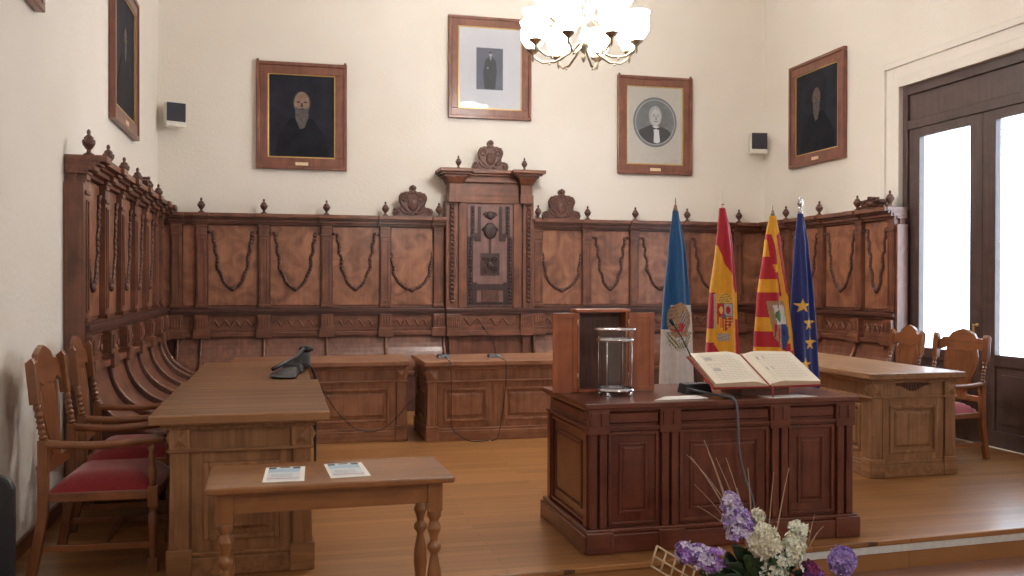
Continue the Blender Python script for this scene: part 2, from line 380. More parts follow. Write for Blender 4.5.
# ------------------------------------------------------------------ choir stalls
ZT = 2.17
def stall(label, loc, rz, x0, x1, pil, seat0, seat1, ends=(False, False), crests=(), nofin=(), nogar=(), wide=(), corner=(0, 0), low=False):
    """local frame: wall at y=0, room toward -y, x along the wall.  pil = pilaster centres"""
    t = thing('choir_stall', label, 'choir stall', loc, rz, None)
    B(x0, x1, -.07, -.002, 0, 2.06).build('backboard', 'walnut_z', t, bevel=.003)
    # cornice, three stepped mouldings that break forward above every pilaster
    def cor(a, b, k, m):
        m.box(a, b, -.115 - k, -.005, 2.055, 2.08); m.box(a, b, -.155 - k, -.005, 2.08, 2.11)
        m.box(a, b, -.185 - k, -.005, 2.11, 2.13); m.box(a, b, -.225 - k, -.005, 2.13, ZT)
    m = MB(); c0, c1 = x0 + corner[0], x1 - corner[1]; cor(c0, c1, 0, m)
    for p in pil:
        if p > c0 and p < c1: cor(max(c0, p - .085), min(c1, p + .085), .025, m)
    m.build('cornice', 'walnut_x', t, bevel=.002)
    # ledge over the carved frieze
    m = MB(); m.box(x0, x1, -.15, -.07, 1.085, 1.12); m.box(x0, x1, -.13, -.07, 1.055, 1.085); m.box(x0, x1, -.115, -.07, 1.12, 1.14)
    m.build('ledge', 'trim_dark', t, bevel=.003)
    B(x0, x1, -.10, -.07, .86, 1.055).build('frieze_board', 'walnut_x', t)
    m = MB(); m.box(x0, x1, -.16, -.07, .82, .86); m.box(x0, x1, -.135, -.07, .80, .82); m.build('lower_moulding', 'walnut_x', t, bevel=.003)
    P = [q for q in pil]
    for p in P:
        m = B(p - .055, p + .055, -.12, -.07, 1.14, 2.055)
        inset_frame(m, p - .04, p + .04, 1.20, 1.90, -.12, .012, .008)
        m.box(p - .062, p + .062, -.13, -.12, 1.93, 1.955); m.box(p - .06, p + .06, -.13, -.12, 2.02, 2.055); m.box(p - .065, p + .065, -.135, -.12, 1.14, 1.17)
        pl = m.build('pilaster', 'walnut_z', t, bevel=.003)
        m = B(p - .07, p + .07, -.165, -.10, .90, 1.055); m.box(p - .085, p + .085, -.185, -.10, .80, .90)
        for k in range(4): m.box(p - .052 + k * .03, p - .038 + k * .03, -.175, -.165, .93, 1.03)
        m.build('bracket', 'walnut_x', t, bevel=.004)
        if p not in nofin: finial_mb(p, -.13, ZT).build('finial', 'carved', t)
    edges = [(a + .055, b - .055) for a, b in zip(P[:-1], P[1:])]
    if P[0] - .055 - x0 > .12: edges.insert(0, (x0, P[0] - .055))
    if x1 - P[-1] - .055 > .12: edges.append((P[-1] + .055, x1))
    for a, b in edges:
        c, h = (a + b) / 2, (b - a) / 2
        pn = B(a + .012, b - .012, -.082, -.07, 1.16, 2.045).build('bay_panel', 'burl', t, bevel=.003)
        if h > .2 and not any(abs(c - q) < .2 for q in nogar):
            if any(abs(c - q) < .2 for q in wide): garland_mb(c, h - .012, -.086, 1.77, .44, True).build('garland', 'carved', pn)
            else: garland_mb(c, h - .07, -.086, 1.965, .62).build('garland', 'carved', pn)
        if h > .2:
            # running scroll carved in the frieze
            m = MB(); n = 60; k = 4
            m.tube([(a + .05 + (b - a - .1) * i / n, -.104, .965 + .038 * math.sin(2 * PI * k * i / n) * (1 if (int(2 * k * i / n) % 2) else .75)) for i in range(n + 1)], .009, 6)
            inset_frame(m, a + .03, b - .03, .885, 1.04, -.10, .010, .008)
            m.build('scroll_carving', 'walnut_x', t)
    for q in crests:
        if low:
            o = crest_mb(0, 0, 1.0, -.03, .03).build('crest', 'carved', t); o.location = (q, -.12, ZT); o.scale = (1, 1.5, .36)
        else: crest_mb(q, ZT, 1.0, -.155, -.10).build('crest', 'carved', t)
    # seats: concave back, curved dividers, seat board
    cx, cz, rx, rz_ = .60, .83, .46, .40
    arc = [(-(cx - rx * math.cos(a)), cz - rz_ * math.sin(a)) for a in [PI / 2 * i / 12 for i in range(13)]]
    D = [q for q in pil if seat0 - .01 <= q <= seat1 + .01]
    D = sorted(set([seat0] + [d for d in D if d - seat0 > .25 and seat1 - d > .25] + [seat1]))
    for d in D:
        a_ = d - .018 if d > seat0 + .001 else d; b_ = d + .018 if d < seat1 - .001 else d
        if a_ == d: b_ = d + .036
        if b_ == d: a_ = d - .036
        m = MB(); poly = arc + [(-.64, .43), (-.64, 0), (-.07, 0), (-.07, .80), (-.14, .80)]
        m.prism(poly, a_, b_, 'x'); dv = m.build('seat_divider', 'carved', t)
        m = MB(); m.tube([((a_ + b_) / 2, p - .004, z + .004) for p, z in arc] + [((a_ + b_) / 2, -.65, .43)], .017, 8)
        m.build('divider_edge', 'walnut_x', dv)
    for a, b in zip(D[:-1], D[1:]):
        arc2 = [(p * .80 - .015, z + .0) for p, z in arc]
        m = MB(); back = [(p + .02, z - .02) for p, z in arc2[::-1]]
        m.prism([(-.10, .80)] + arc2[0:11] + [(arc2[10][0] + .03, arc2[10][1] - .03), (-.07, .45), (-.07, .80)], a + .018, b - .018, 'x')
        m.build('seat_back', 'walnut_z', t)
        B(a + .018, b - .018, -.60, -.10, .40, .435).build('seat', 'walnut_x', t, bevel=.006)
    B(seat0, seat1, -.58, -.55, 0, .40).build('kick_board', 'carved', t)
    for k, e_ in enumerate(ends):
        if e_:
            x = x0 if k == 0 else x1; s_ = .03 if k == 0 else -.03
            m = B(min(x, x - s_), max(x, x - s_), -.12, -.002, 0, 2.0); m.build('end_board', 'walnut_z', t, bevel=.004)
    return t

# left wall: local x -> +Y ; starts y = 6.18
yl = 6.33
s_l = stall('long carved walnut choir stall down the left wall, behind the red armchairs', (XL, yl, 0), PI / 2, 0, YB - .225 - yl,
            [.07 + .68 * k for k in range(6)] + [3.92], 0, YB - .66 - yl, ends=(True, False), crests=(2.45,), low=True, nofin=(3.92,), corner=(-.02, 0))
# right wall: local x -> -Y ; origin at the back corner
yr = 8.02
s_l.scale = (1, 1, 1.02)
s_r = stall('carved walnut choir stall on the right wall beside the bright window', (XR, YB - .225, 0), -PI / 2, 0, YB - .225 - yr,
            [.53 + .715 * k for k in range(4)][:3] + [YB - .225 - yr - .075], .44, YB - .225 - yr, ends=(False, True), crests=(2.22,), low=True, corner=(0, -.02))
# back wall, left and right of the carved throne back
s_b1 = stall('carved walnut choir stall on the back wall, left of the tall central backrest', (0, YB, 0), 0, XL + .005, 1.82,
             [-1.13, -.87, -.21, .47, 1.13, 1.745], XL + .2, 1.82, crests=(1.44,), nofin=(-1.13,), wide=(1.44,))
s_b2 = stall('carved walnut choir stall on the back wall behind the flags, right of the central backrest', (0, YB, 0), 0, 2.86, XR - .005,
             [2.935, 3.55, 4.16, 4.84, 5.54], 2.86, XR - .2, crests=(3.22,), wide=(3.24,))

# ------------------------------------------------------------------ presiding throne back
t = thing('throne_backrest', 'tall carved walnut presidential backrest with canopy cornice and crest at the centre', 'throne', (2.34, YB, 0))
t.scale = (.93, 1, 1)
B(-.56, .56, -.16, -.002, .8, 2.36).build('backboard', 'walnut_z', t, bevel=.003)
B(-.56, .56, -.12, -.002, 0, .8).build('lower_board', 'walnut_z', t)
for sg in (-1, 1):
    m = B(min(sg * .56, sg * .42), max(sg * .56, sg * .42), -.20, -.16, 1.12, 2.36); m.build('outer_pilaster', 'walnut_z', t, bevel=.003)
    m = MB()
    for k in range(22):
        z = 1.20 + k * .052
        m.ball((sg * .49, -.205, z), .030, 8, 6, (1, .6, .75)); m.ball((sg * .49 - .022, -.208, z + .026), .012, 6, 4); m.ball((sg * .49 + .022, -.208, z + .026), .012, 6, 4)
    m.build('carved_strip', 'carved', t)
    B(min(sg * .40, sg * .30), max(sg * .40, sg * .30), -.185, -.16, 1.12, 2.36).build('inner_pilaster', 'walnut_z', t, bevel=.004)
    # capital bracket under the canopy
    m = MB(); c = sg * .455
    m.box(c - .085, c + .085, -.26, -.002, 2.34, 2.44); m.box(c - .075, c + .075, -.24, -.002, 2.44, 2.56)
    m.frustum((c - .085, c + .085, -.26, -.002), (c - .12, c + .12, -.32, -.002), 2.56, 2.63)
    m.build('capital', 'walnut_z', t, bevel=.004)
m = B(-.37, .37, -.19, -.002, 2.34, 2.42); m.box(-.37, .37, -.17, -.002, 2.42, 2.58); m.box(-.37, .37, -.21, -.002, 2.58, 2.63)
m.build('frieze_board', 'walnut_x', t, bevel=.004)
m = MB()
for z0, z1, o in ((2.63, 2.655, 0), (2.655, 2.68, .035), (2.68, 2.72, .07)):
    m.box(-.60 - o, .60 + o, -.20 - o, -.002, z0, z1)
    for sg in (-1, 1): c = sg * .455; m.box(c - .14 - o, c + .14 + o, -.32 - o, -.002, z0, z1)
m.build('canopy_cornice', 'walnut_x', t, bevel=.005)
crest_mb(0, 2.72, .98, -.20, -.13).build('crest', 'carved', t)
for sg in (-1, 1): finial_mb(sg * .42, -.26, 2.72, 1.0).build('finial', 'carved', t)
cp = B(-.29, .29, -.175, -.16, 1.14, 2.33).build('centre_panel', 'dark_panel', t)
m = MB()       # stepped openwork border and motifs
for sg in (-1, 1):
    def bx(a, b, z0, z1, d=.19): m.box(min(sg * a, sg * b), max(sg * a, sg * b), -d, -.175, z0, z1)
    bx(.22, .285, 1.16, 1.95); bx(.17, .225, 1.16, 1.42); bx(.20, .25, 1.95, 2.31); bx(.12, .20, 1.90, 1.99); bx(.12, .155, 1.99, 2.30)
    for k in range(19): m.ball((sg * .252, -.192, 1.19 + k * .041), .018, 6, 4, (1, .6, 1))
    for k in range(8): m.ball((sg * .225, -.192, 2.0 + k * .041), .016, 6, 4, (1, .6, 1))
    m.tube(spiral(sg * .05, 2.02, .05, 1.5, sg, -.185), .011, 6); m.tube(spiral(sg * .055, 1.68, .042, 1.5, sg, -.185), .010, 6)
    m.tube(spiral(sg * .055, 1.56, .042, 1.5, -sg, -.185), .010, 6); m.tube(spiral(sg * .045, 2.2, .038, 1.3, sg, -.185), .010, 6)
m.box(-.17, .17, -.19, -.175, 1.33, 1.40); m.box(-.17, .17, -.19, -.175, 1.16, 1.19)
m.box(-.12, .12, -.187, -.175, 1.50, 1.76); m.box(-.015, .015, -.185, -.175, 1.76, 1.93)
m.ball((0, -.178, 2.02), .085, 14, 8, (1, .25, 1.15)); m.ball((0, -.185, 2.20), .05, 12, 6, (1, .4, 1)); m.ball((0, -.185, 1.62), .045, 12, 6, (1, .4, 1))
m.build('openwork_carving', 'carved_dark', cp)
m = B(-.10, .10, -.195, -.175, 1.20, 1.315); inset_frame(m, -.11, .11, 1.19, 1.325, -.185, .016, .016); m.build('small_tablet', 'carved', cp)
m = MB(); m.box(-.56, .56, -.22, -.16, 1.085, 1.12); m.box(-.56, .56, -.20, -.16, 1.05, 1.085); m.build('ledge', 'trim_dark', t, bevel=.003)
m = B(-.56, .56, -.175, -.16, .86, 1.05); m.box(-.56, .56, -.21, -.16, .80, .86)
for sg in (-1, 1):
    c = sg * .47; m.box(c - .085, c + .085, -.23, -.16, .80, 1.05)
    for k in range(5): m.box(c - .06 + k * .027, c - .047 + k * .027, -.24, -.23, .90, 1.03)
m.build('lower_frieze', 'walnut_x', t, bevel=.003)
m = MB(); m.tube([(-.33 + .66 * i / 70, -.18, .965 + .04 * math.cos(2 * PI * 4 * i / 70)) for i in range(71)], .010, 6); m.build('scroll_carving', 'walnut_x', t)
for sg in (-1, 1):
    m = B(sg * .47 - .05, sg * .47 + .05, -.18, -.12, .0, .80); m.build('lower_post', 'walnut_z', t, bevel=.003)
m = B(-.42, .42, -.14, -.12, .43, .79); m.build('seat_back', 'walnut_z', t)
B(-.42, .42, -.62, -.12, .39, .43).build('seat', 'walnut_x', t, bevel=.006); B(-.42, .42, -.58, -.55, 0, .39).build('kick_board', 'carved', t)

# ------------------------------------------------------------------ pictures
def picture(label, loc, rz, w, h, art, fw=.105, plate=True, hooks=False, gilt=.013, tilt=0.0):
    """local: wall at y=0, faces -y, loc = bottom centre"""
    t = thing('framed_portrait', label, 'picture', loc, rz)
    t.rotation_euler = (tilt, 0, rz)
    y0, y1 = -.055, -.004
    m = MB(); W = w / 2
    for d, a, b in ((.0, 0, fw * .3), (.012, fw * .3, fw)):
        for (p, q, r_, s_) in ((-W + a, W - a, h - b, h - a), (-W + a, W - a, a, b)): m.box(p, q, y0 + d, y1, r_, s_)
        for sg in (-1, 1): m.box(min(sg * (W - a), sg * (W - b)), max(sg * (W - a), sg * (W - b)), y0 + d, y1, b, h - b)
    m.build('picture_frame', 'frame_wood', t, bevel=.006)
    a = fw; b = fw + gilt; m = MB()
    m.box(-W + a, W - a, y0 + .018, y1, h - b, h - a); m.box(-W + a, W - a, y0 + .018, y1, a, b)
    for sg in (-1, 1): m.box(min(sg * (W - a), sg * (W - b)), max(sg * (W - a), sg * (W - b)), y0 + .018, y1, b, h - b)
    m.build('gilt_slip', 'gilt', t, bevel=.003)
    art(t, W - b, b, h - b, y0 + .03)
    if plate: B(-.07, .07, y0 - .004 + .012, y0 + .012, fw * .35, fw * .35 + .035).build('name_plate', 'brass_plate', t)
    if hooks:
        for sg in (-1, 1): MB().lathe([(.014, 0), (.014, .02), (.006, .026)], (sg * (W - .02), -.03, h), 8).build('corner_stud', 'carved', t)
    return t
def disc(m, x, z, rx, rz, y, n=28):
    m.prism([(x + rx * math.cos(2 * PI * i / n), z + rz * math.sin(2 * PI * i / n)) for i in range(n)], y - .0012, y)
def old_man(skin, sc_=1.0):
    def f(t, W, z0, z1, y):
        B(-W, W, y, y + .01, z0, z1).build('painting', 'pt_dark', t)
        cz = z0 + (z1 - z0) * .66; m = MB()
        m.prism([(-W * .82, z0), (-W * .75, z0 + .22), (-W * .35, cz - .17), (W * .35, cz - .17), (W * .78, z0 + .2), (W * .85, z0)], y - .002, y); m.build('painted_coat', 'pt_coat', t)
        m = MB(); disc(m, 0, cz + .005 * sc_, .068 * sc_, .09 * sc_, y - .003); m.build('painted_hair', 'pt_hair', t)
        m = MB(); disc(m, 0, cz, .058 * sc_, .088 * sc_, y - .004); m.build('painted_face', skin, t)
        m = MB(); m.prism([(-.05 * sc_, cz - .03 * sc_), (-.02 * sc_, cz - .045 * sc_), (.02 * sc_, cz - .045 * sc_), (.05 * sc_, cz - .03 * sc_), (.05 * sc_, cz - .11 * sc_), (.02 * sc_, cz - .19 * sc_), (-.015 * sc_, cz - .2 * sc_), (-.048 * sc_, cz - .12 * sc_)], y - .0062, y - .005); m.build('painted_beard', 'pt_beard', t)
        m = MB()
        for sg in (-1, 1): disc(m, sg * .025 * sc_, cz + .008 * sc_, .014 * sc_, .006 * sc_, y - .0062)
        m.prism([(-.006 * sc_, cz + .005), (.006 * sc_, cz + .005), (.01 * sc_, cz - .028 * sc_), (-.01 * sc_, cz - .028 * sc_)], y - .0062, y - .005)
        disc(m, 0, cz - .045 * sc_, .022 * sc_, .006 * sc_, y - .0066); m.build('painted_features', 'pt_hair', t)
    return f
def standing_print(t, W, z0, z1, y):
    B(-W, W, y, y + .01, z0, z1).build('picture_mat', 'mat_white', t)
    a, b, c, d = -.165, .155, z0 + (z1 - z0) * .235, z0 + (z1 - z0) * .755
    B(a, b, y - .003, y, c, d).build('photograph', 'ph_navy', t)
    cx = -.0; m = MB(); m.prism([(cx - .07, c + .01), (cx - .085, c + .2), (cx - .06, d - .15), (cx - .02, d - .11), (cx + .03, d - .11), (cx + .07, d - .15), (cx + .08, c + .2), (cx + .06, c + .01)], y - .005, y - .003)
    m.build('printed_figure', 'ph_dark', t)
    m = MB(); disc(m, cx + .005, d - .075, .020, .028, y - .0055); disc(m, cx - .03, d - .235, .012, .008, y - .0055); m.prism([(cx - .008, d - .11), (cx + .018, d - .11), (cx + .006, d - .15)], y - .0062, y - .005); m.build('printed_face', 'ph_mid', t)
    m = MB(); disc(m, cx + .003, d - .056, .021, .013, y - .0070); m.build('printed_hair', 'ph_dark', t)
    B(-W, W, y - .012, y - .011, z0, z1).build('picture_glass', 'glass', t)
def oval_print(t, W, z0, z1, y):
    B(-W, W, y, y + .01, z0, z1).build('picture_mat', 'mat_cream', t)
    cz = z0 + (z1 - z0) * .545
    m = MB(); disc(m, 0, cz, .287, .307, y - .001, 48); m.build('oval_border', 'ph_grey', t)
    m = MB(); disc(m, 0, cz, .262, .282, y - .0025, 48); m.build('oval_line', 'ph_mid', t)
    m = MB(); disc(m, 0, cz, .250, .270, y - .004, 48); m.build('oval_ground', 'ph_grey', t)
    pts = []
    for i in range(25):
        a = PI + PI * i / 24; x, z = .247 * math.cos(a), .267 * math.sin(a)
        pts.append((x, cz + min(z, -.10 if abs(x) > .18 else z)))
    sh = [(-.215, cz - .12), (-.19, cz - .09), (-.07, cz - .04), (.05, cz - .045), (.17, cz - .09), (.205, cz - .13)]
    low = [(.247 * math.cos(a), cz + .267 * math.sin(a)) for a in [math.radians(d) for d in range(-33, -150, -6)]]
    m = MB(); m.prism(sh + low, y - .0065, y - .005); m.build('printed_coat', 'ph_dark', t)
    m = MB(); m.prism([(-.035, cz - .05), (.055, cz - .05), (.05, cz - .12), (.065, cz - .24), (.03, cz - .26), (-.02, cz - .25), (-.015, cz - .12)], y - .0078, y - .0067); m.build('printed_shirt', 'mat_white', t)
    m = MB(); m.prism([(-.05, cz - .055), (.01, cz - .075), (.07, cz - .055), (.07, cz - .1), (.01, cz - .085), (-.05, cz - .1)], y - .009, y - .008); m.build('printed_bow_tie', 'ph_dark', t)
    m = MB(); disc(m, 0, cz + .075, .085, .125, y - .0065); m.build('printed_hair', 'ph_mid', t)
    m = MB(); disc(m, .005, cz + .055, .066, .105, y - .0082); m.build('printed_face', 'ph_skin', t)
    m = MB()
    for q in (-.02, .035): disc(m, q, cz + .075, .014, .006, y - .0096); m.prism([(q - .018, cz + .092), (q + .016, cz + .092), (q + .016, cz + .097), (q - .018, cz + .097)], y - .0100, y - .0085)
    m.prism([(.004, cz + .07), (.014, cz + .07), (.022, cz + .03), (.0, cz + .03)], y - .0098, y - .0085); disc(m, .01, cz + .008, .026, .006, y - .0098)
    m.build('printed_features', 'ph_grey', t)
    B(-W, W, y - .014, y - .013, z0, z1).build('picture_glass', 'glass', t)
picture('dark oil portrait of a bearded man, left of the back wall pictures', (.20, YB, 2.685), 0, 1.0, 1.2, old_man('pt_skin', 1.45), hooks=True, fw=.13)
picture('wood frame holding a small standing portrait photo on wide white mat, above the throne', (2.37, YB, 3.345), 0, 1.0, 1.2, standing_print, plate=False, fw=.115)
picture('framed oval grey portrait print of a man in bow tie, right on the back wall', (4.455, YB, 2.755), 0, .98, 1.205, oval_print, hooks=True, fw=.12)
picture('dark oil portrait hanging on the right wall beside the window', (XR, 9.58, 2.79), -PI / 2, 1.14, 1.21, old_man('pt_skin2', 1.3), fw=.13)
picture('framed portrait on the left wall above the choir stall, nearest the corner', (XL, 8.47, 2.70), PI / 2, 1.26, 1.24, old_man('pt_skin2'), fw=.13)
picture('framed portrait on the left wall nearest the camera, only its lower corner showing', (XL, 5.05, 2.90), PI / 2, 1.15, 1.24, old_man('pt_skin2'), fw=.13)

# ------------------------------------------------------------------ wall loudspeakers
def wall_speaker(label, x, z, rz):
    t = thing('wall_speaker', label, 'loudspeaker', (x, YB - .07, z), rz, None)
    B(-.03, .03, -.02, .069, .08, .2).build('wall_bracket', 'white_plastic', t)
    B(-.105, .105, -.13, -.02, 0, .26).build('speaker_case', 'white_plastic', t, bevel=.008)
    B(-.100, .100, -.138, -.13, .055, .255).build('speaker_grille', 'speaker_cloth', t, bevel=.004)
wall_speaker('small cream box loudspeaker in the left corner of the back wall', -1.17, 3.09, math.radians(22))
wall_speaker('small cream box loudspeaker in the right corner of the back wall', 5.80, 3.04, math.radians(-8))

# ------------------------------------------------------------------ desks
def end_face(m_frame, pn, w, h, y, ztop, n, W, par, diamonds=True):
    pass
def desk(name, label, loc, w, l, h, wd, ends=1, sides=2, topov=.055, cat='desk', carve=False, rz=0, front_panels=None, tgrain=None):
    """w along x, l along y (origin at front-left base corner, front faces -y)"""
    t = thing(name, label, cat, loc, rz)
    wz, wx, wy = M[wd + '_z'], M[wd + '_x'], M[wd + '_y']
    ph = .115
    m = B(0, w, 0, l, 0, ph * .8); m.box(.012, w - .012, .012, l - .012, ph * .8, ph); m.build('plinth', wx if w > l else wy, t, bevel=.006)
    body = .03; zf = h - .075 - .10
    m = B(body, w - body, body, l - body, ph, h - .075); m.build('carcass', wz, t)
    grain = wy if l > w else wx
    m = B(-topov + .03, w + topov - .03, -topov + .03, l + topov - .03, h - .045, h); m.build('top', M[wd + '_' + tgrain] if tgrain else grain, t, bevel=.007)
    k_ = max(0, topov - .055); m = B(-k_ * .6, w + k_ * .6, -k_ * .6, l + k_ * .6, h - .060, h - .045); m.box(.005 - k_ * .3, w - .005 + k_ * .3, .005 - k_ * .3, l - .005 + k_ * .3, h - .077, h - .060); m.build('top_moulding', grain, t, bevel=.005)
    def face(W, n, put, grainmat, panels=None):
        # put(a,b,d0,d1,z0,z1) places a box on this face: a..b along the face, d outward
        pw = .105
        xs = panels or [pw + (W - 2 * pw) * i / n for i in range(n + 1)]
        # corner pilasters with plinth block and diamond block
        for c in (0, W - pw):
            m = MB(); put(m, c + .012, c + pw - .012, .0, .022, ph, zf - .012, flare=.012 if c else -.012)
            m.build('pilaster', wz, t, bevel=.003)
            m = MB(); put(m, c - .004, c + pw + .004, .0, .038, 0, ph + .02); m.build('pilaster_base', grainmat, t, bevel=.005)
            m = MB(); put(m, c + .006, c + pw - .006, 0, .024, zf, h - .076)
            put(m, c + .018, c + pw - .018, .024, .046, zf + .012, h - .088, pyr=True); m.build('diamond_block', wz, t, bevel=.002)
        m = MB(); put(m, 0, W, 0, .034, zf - .014, zf); m.build('necking', grainmat, t, bevel=.003)
        for i in range(len(xs) - 1):
            a, b = xs[i] + (.02 if i else 0.0), xs[i + 1] - (.02 if i < len(xs) - 2 else 0.0)
            if i: m = MB(); put(m, xs[i] - .02, xs[i] + .02, 0, .014, ph, zf - .014); m.build('stile', wz, t)
            m = MB(); z0, z1 = ph + .0, zf - .014; f_ = .055
            # outer frame, then moulding, then raised field
            put(m, a, a + f_, 0, .010, z0, z1); put(m, b - f_, b, 0, .010, z0, z1); put(m, a + f_, b - f_, 0, .010, z1 - f_, z1); put(m, a + f_, b - f_, 0, .010, z0, z0 + f_)
            m.build('panel_frame', wz, t, bevel=.003)
            m = MB(); g = f_ ; k = .024
            put(m, a + g, a + g + k, 0, .020, z0 + g, z1 - g); put(m, b - g - k, b - g, 0, .020, z0 + g, z1 - g); put(m, a + g + k, b - g - k, 0, .020, z1 - g - k, z1 - g); put(m, a + g + k, b - g - k, 0, .020, z0 + g, z0 + g + k)
            m.build('panel_moulding', wz, t, bevel=.006)
            m = MB(); put(m, a + g + k + .02, b - g - k - .02, 0, .012, z0 + g + k + .02, z1 - g - k - .02, pyrs=.02); m.build('panel_field', wz, t)
        if carve:
            m = MB(); c = W / 2
            for i in range(-6, 7):
                put(m, c + i * .022 - .009, c + i * .022 + .009, 0, .012, h - .085 - .045 * math.exp(-(i / 3.5) ** 2) - .01, h - .080)
            m.build('carved_apron', 'carved', t, bevel=.003)
    def mk(fn):
        def put(m, a, b, d0, d1, z0, z1, pyr=False, pyrs=0, flare=0):
            if pyr:
                c, z = (a + b) / 2, (z0 + z1) / 2; P = [fn(a, d0, z0), fn(b, d0, z0), fn(b, d0, z1), fn(a, d0, z1), fn(c, d1, z)]
                m.add(P, [(0, 1, 4), (1, 2, 4), (2, 3, 4), (3, 0, 4), (3, 2, 1, 0)]); return
            q = pyrs; f1, f2 = (flare if flare < 0 else 0), (flare if flare > 0 else 0)
            v = [fn(a + f1, d0, z0), fn(b + f2, d0, z0), fn(a + q + f1, d1, z0 + q), fn(b - q + f2, d1, z0 + q), fn(a, d0, z1), fn(b, d0, z1), fn(a + q, d1, z1 - q), fn(b - q, d1, z1 - q)]
            m.hexa(v)
        return put
    face(w, ends, mk(lambda a, d, z: (a, body - d, z)), wx, front_panels)
    face(w, ends, mk(lambda a, d, z: (w - a, l - body + d, z)), wx)
    face(l, sides, mk(lambda a, d, z: (body - d * 1.07, l / 2 - (a - l / 2) * (1 - .006 / l), z)), wy)
    face(l, sides, mk(lambda a, d, z: (w - body + d * 1.07, l / 2 + (a - l / 2) * (1 - .006 / l), z)), wy)
    return t
desk('council_desk', 'honey oak desk nearest the camera on the left, behind the low side table', (-.535, 4.71, 0), .675, 1.40, .79, 'oak', 1, 2, topov=.11, tgrain='top')
desk('council_desk', 'honey oak desk at the far left, directly behind the nearest left desk', (-.555, 6.30, 0), .68, 1.40, .78, 'oak', 1, 2, topov=.08, tgrain='top')
desk('council_desk', 'brown panelled desk at the back left, one wide panel toward the camera', (-.42, 8.36, 0), 1.50, .72, .715, 'rowwood', 1, 1)
desk('council_desk', 'brown panelled desk before the throne carrying two black microphones', (1.235, 8.22, 0), 1.66, .80, .715, 'rowwood', 2, 1, front_panels=[.10, .63, 1.56])
desk('council_desk', 'tan oak desk on the right in front of the armchairs by the window', (4.15, 5.96, 0), .72, 1.90, .765, 'oakr', 1, 2, topov=.075, carve=True)

# ------------------------------------------------------------------ mahogany lectern desk
t = thing('presidents_table', 'dark red mahogany panelled table at the centre, carrying the open book', 'table', (1.52, 4.62, 0))
W, D, H = 1.63, .86, .785
m = B(0, W, 0, D, 0, .10); m.box(.012, W - .012, .012, D - .012, .10, .125)
cols = (.055, .335, .365 + .0, 0)
cx = [.085, .49, 1.14, W - .085]       # column centres on the front
for c in cx: m.box(c - .075, c + .075, -.012, .02, 0, .115)
m.build('plinth', 'mahog_x', t, bevel=.007)
B(.05, W - .05, .05, D - .05, .12, H - .03).build('carcass', 'mahog_z', t)
m = B(.01, W - .01, .01, D - .01, H - .03, H); m.build('top', 'mahog_x', t, bevel=.006)
m = MB()
for c in cx: m.box(c - .06, c + .06, .018, .05, .62, H - .03)
m.box(.028, W - .028, .025, D - .028, .645, .66); m.box(.035, W - .035, .03, D - .035, .635, .645); m.box(.028, W - .028, .02, D - .028, H - .042, H - .03)
m.build('frieze_moulding', 'mahog_x', t, bevel=.003)
for c in cx:
    for s_ in (-.028, .028):
        m = B(c + s_ - .02, c + s_ + .02, .022, .05, .125, .635); m.build('pilaster', 'mahog_z', t, bevel=.005)
    m = MB()
    for s_ in (-.028, .028): m.box(c + s_ - .017, c + s_ + .017, .010, .018, .665, H - .048)
    m.build('frieze_block', 'mahog_z', t, bevel=.003)
def mpanel(fn, a, b):
    m = MB(); z0, z1 = .135, .63
    def put(a, b, d0, d1, z0, z1, q=0):
        m.hexa([fn(a, d0, z0), fn(b, d0, z0), fn(a + q, d1, z0 + q), fn(b - q, d1, z0 + q), fn(a, d0, z1), fn(b, d0, z1), fn(a + q, d1, z1 - q), fn(b - q, d1, z1 - q)])
    for g, k, d in ((0, .018, .014), (.062, .014, .008)):
        put(a + g, a + g + k, 0, d, z0 + g, z1 - g); put(b - g - k, b - g, 0, d, z0 + g, z1 - g)
        put(a + g + k, b - g - k, 0, d, z1 - g - k, z1 - g); put(a + g + k, b - g - k, 0, d, z0 + g, z0 + g + k)
    put(a + .080, b - .080, 0, .006, z0 + .08, z1 - .08, .012)
    m.build('panel', 'mahog_z', t, bevel=.003)
    m = MB(); put2 = lambda *q: m.hexa([fn(q[0], q[2], q[4]), fn(q[1], q[2], q[4]), fn(q[0] + .008, q[3], q[4] + .008), fn(q[1] - .008, q[3], q[4] + .008), fn(q[0], q[2], q[5]), fn(q[1], q[2], q[5]), fn(q[0] + .008, q[3], q[5] - .008), fn(q[1] - .008, q[3], q[5] - .008)])
    put2(a, b, 0, .014, .672, H - .05); m.build('frieze_panel', 'mahog_x', t)
for a, b in zip(cx[:-1], cx[1:]): mpanel(lambda p, d, z: (p, .05 - d, z), a + .06, b - .06)
mpanel(lambda p, d, z: (.05 - d, p, z), .12, D - .12); mpanel(lambda p, d, z: (W - .05 + d, p, z), .12, D - .12); mpanel(lambda p, d, z: (p, D - .05 + d, z), .15, W - .15)
for sx in (0, 1):
    for yy in (.085, D - .085):
        x = .05 if sx == 0 else W - .05
        B(x - .022, x + .022, yy - .03, yy + .03, .125, .635).build('side_pilaster', 'mahog_z', t, bevel=.004)
LT = H

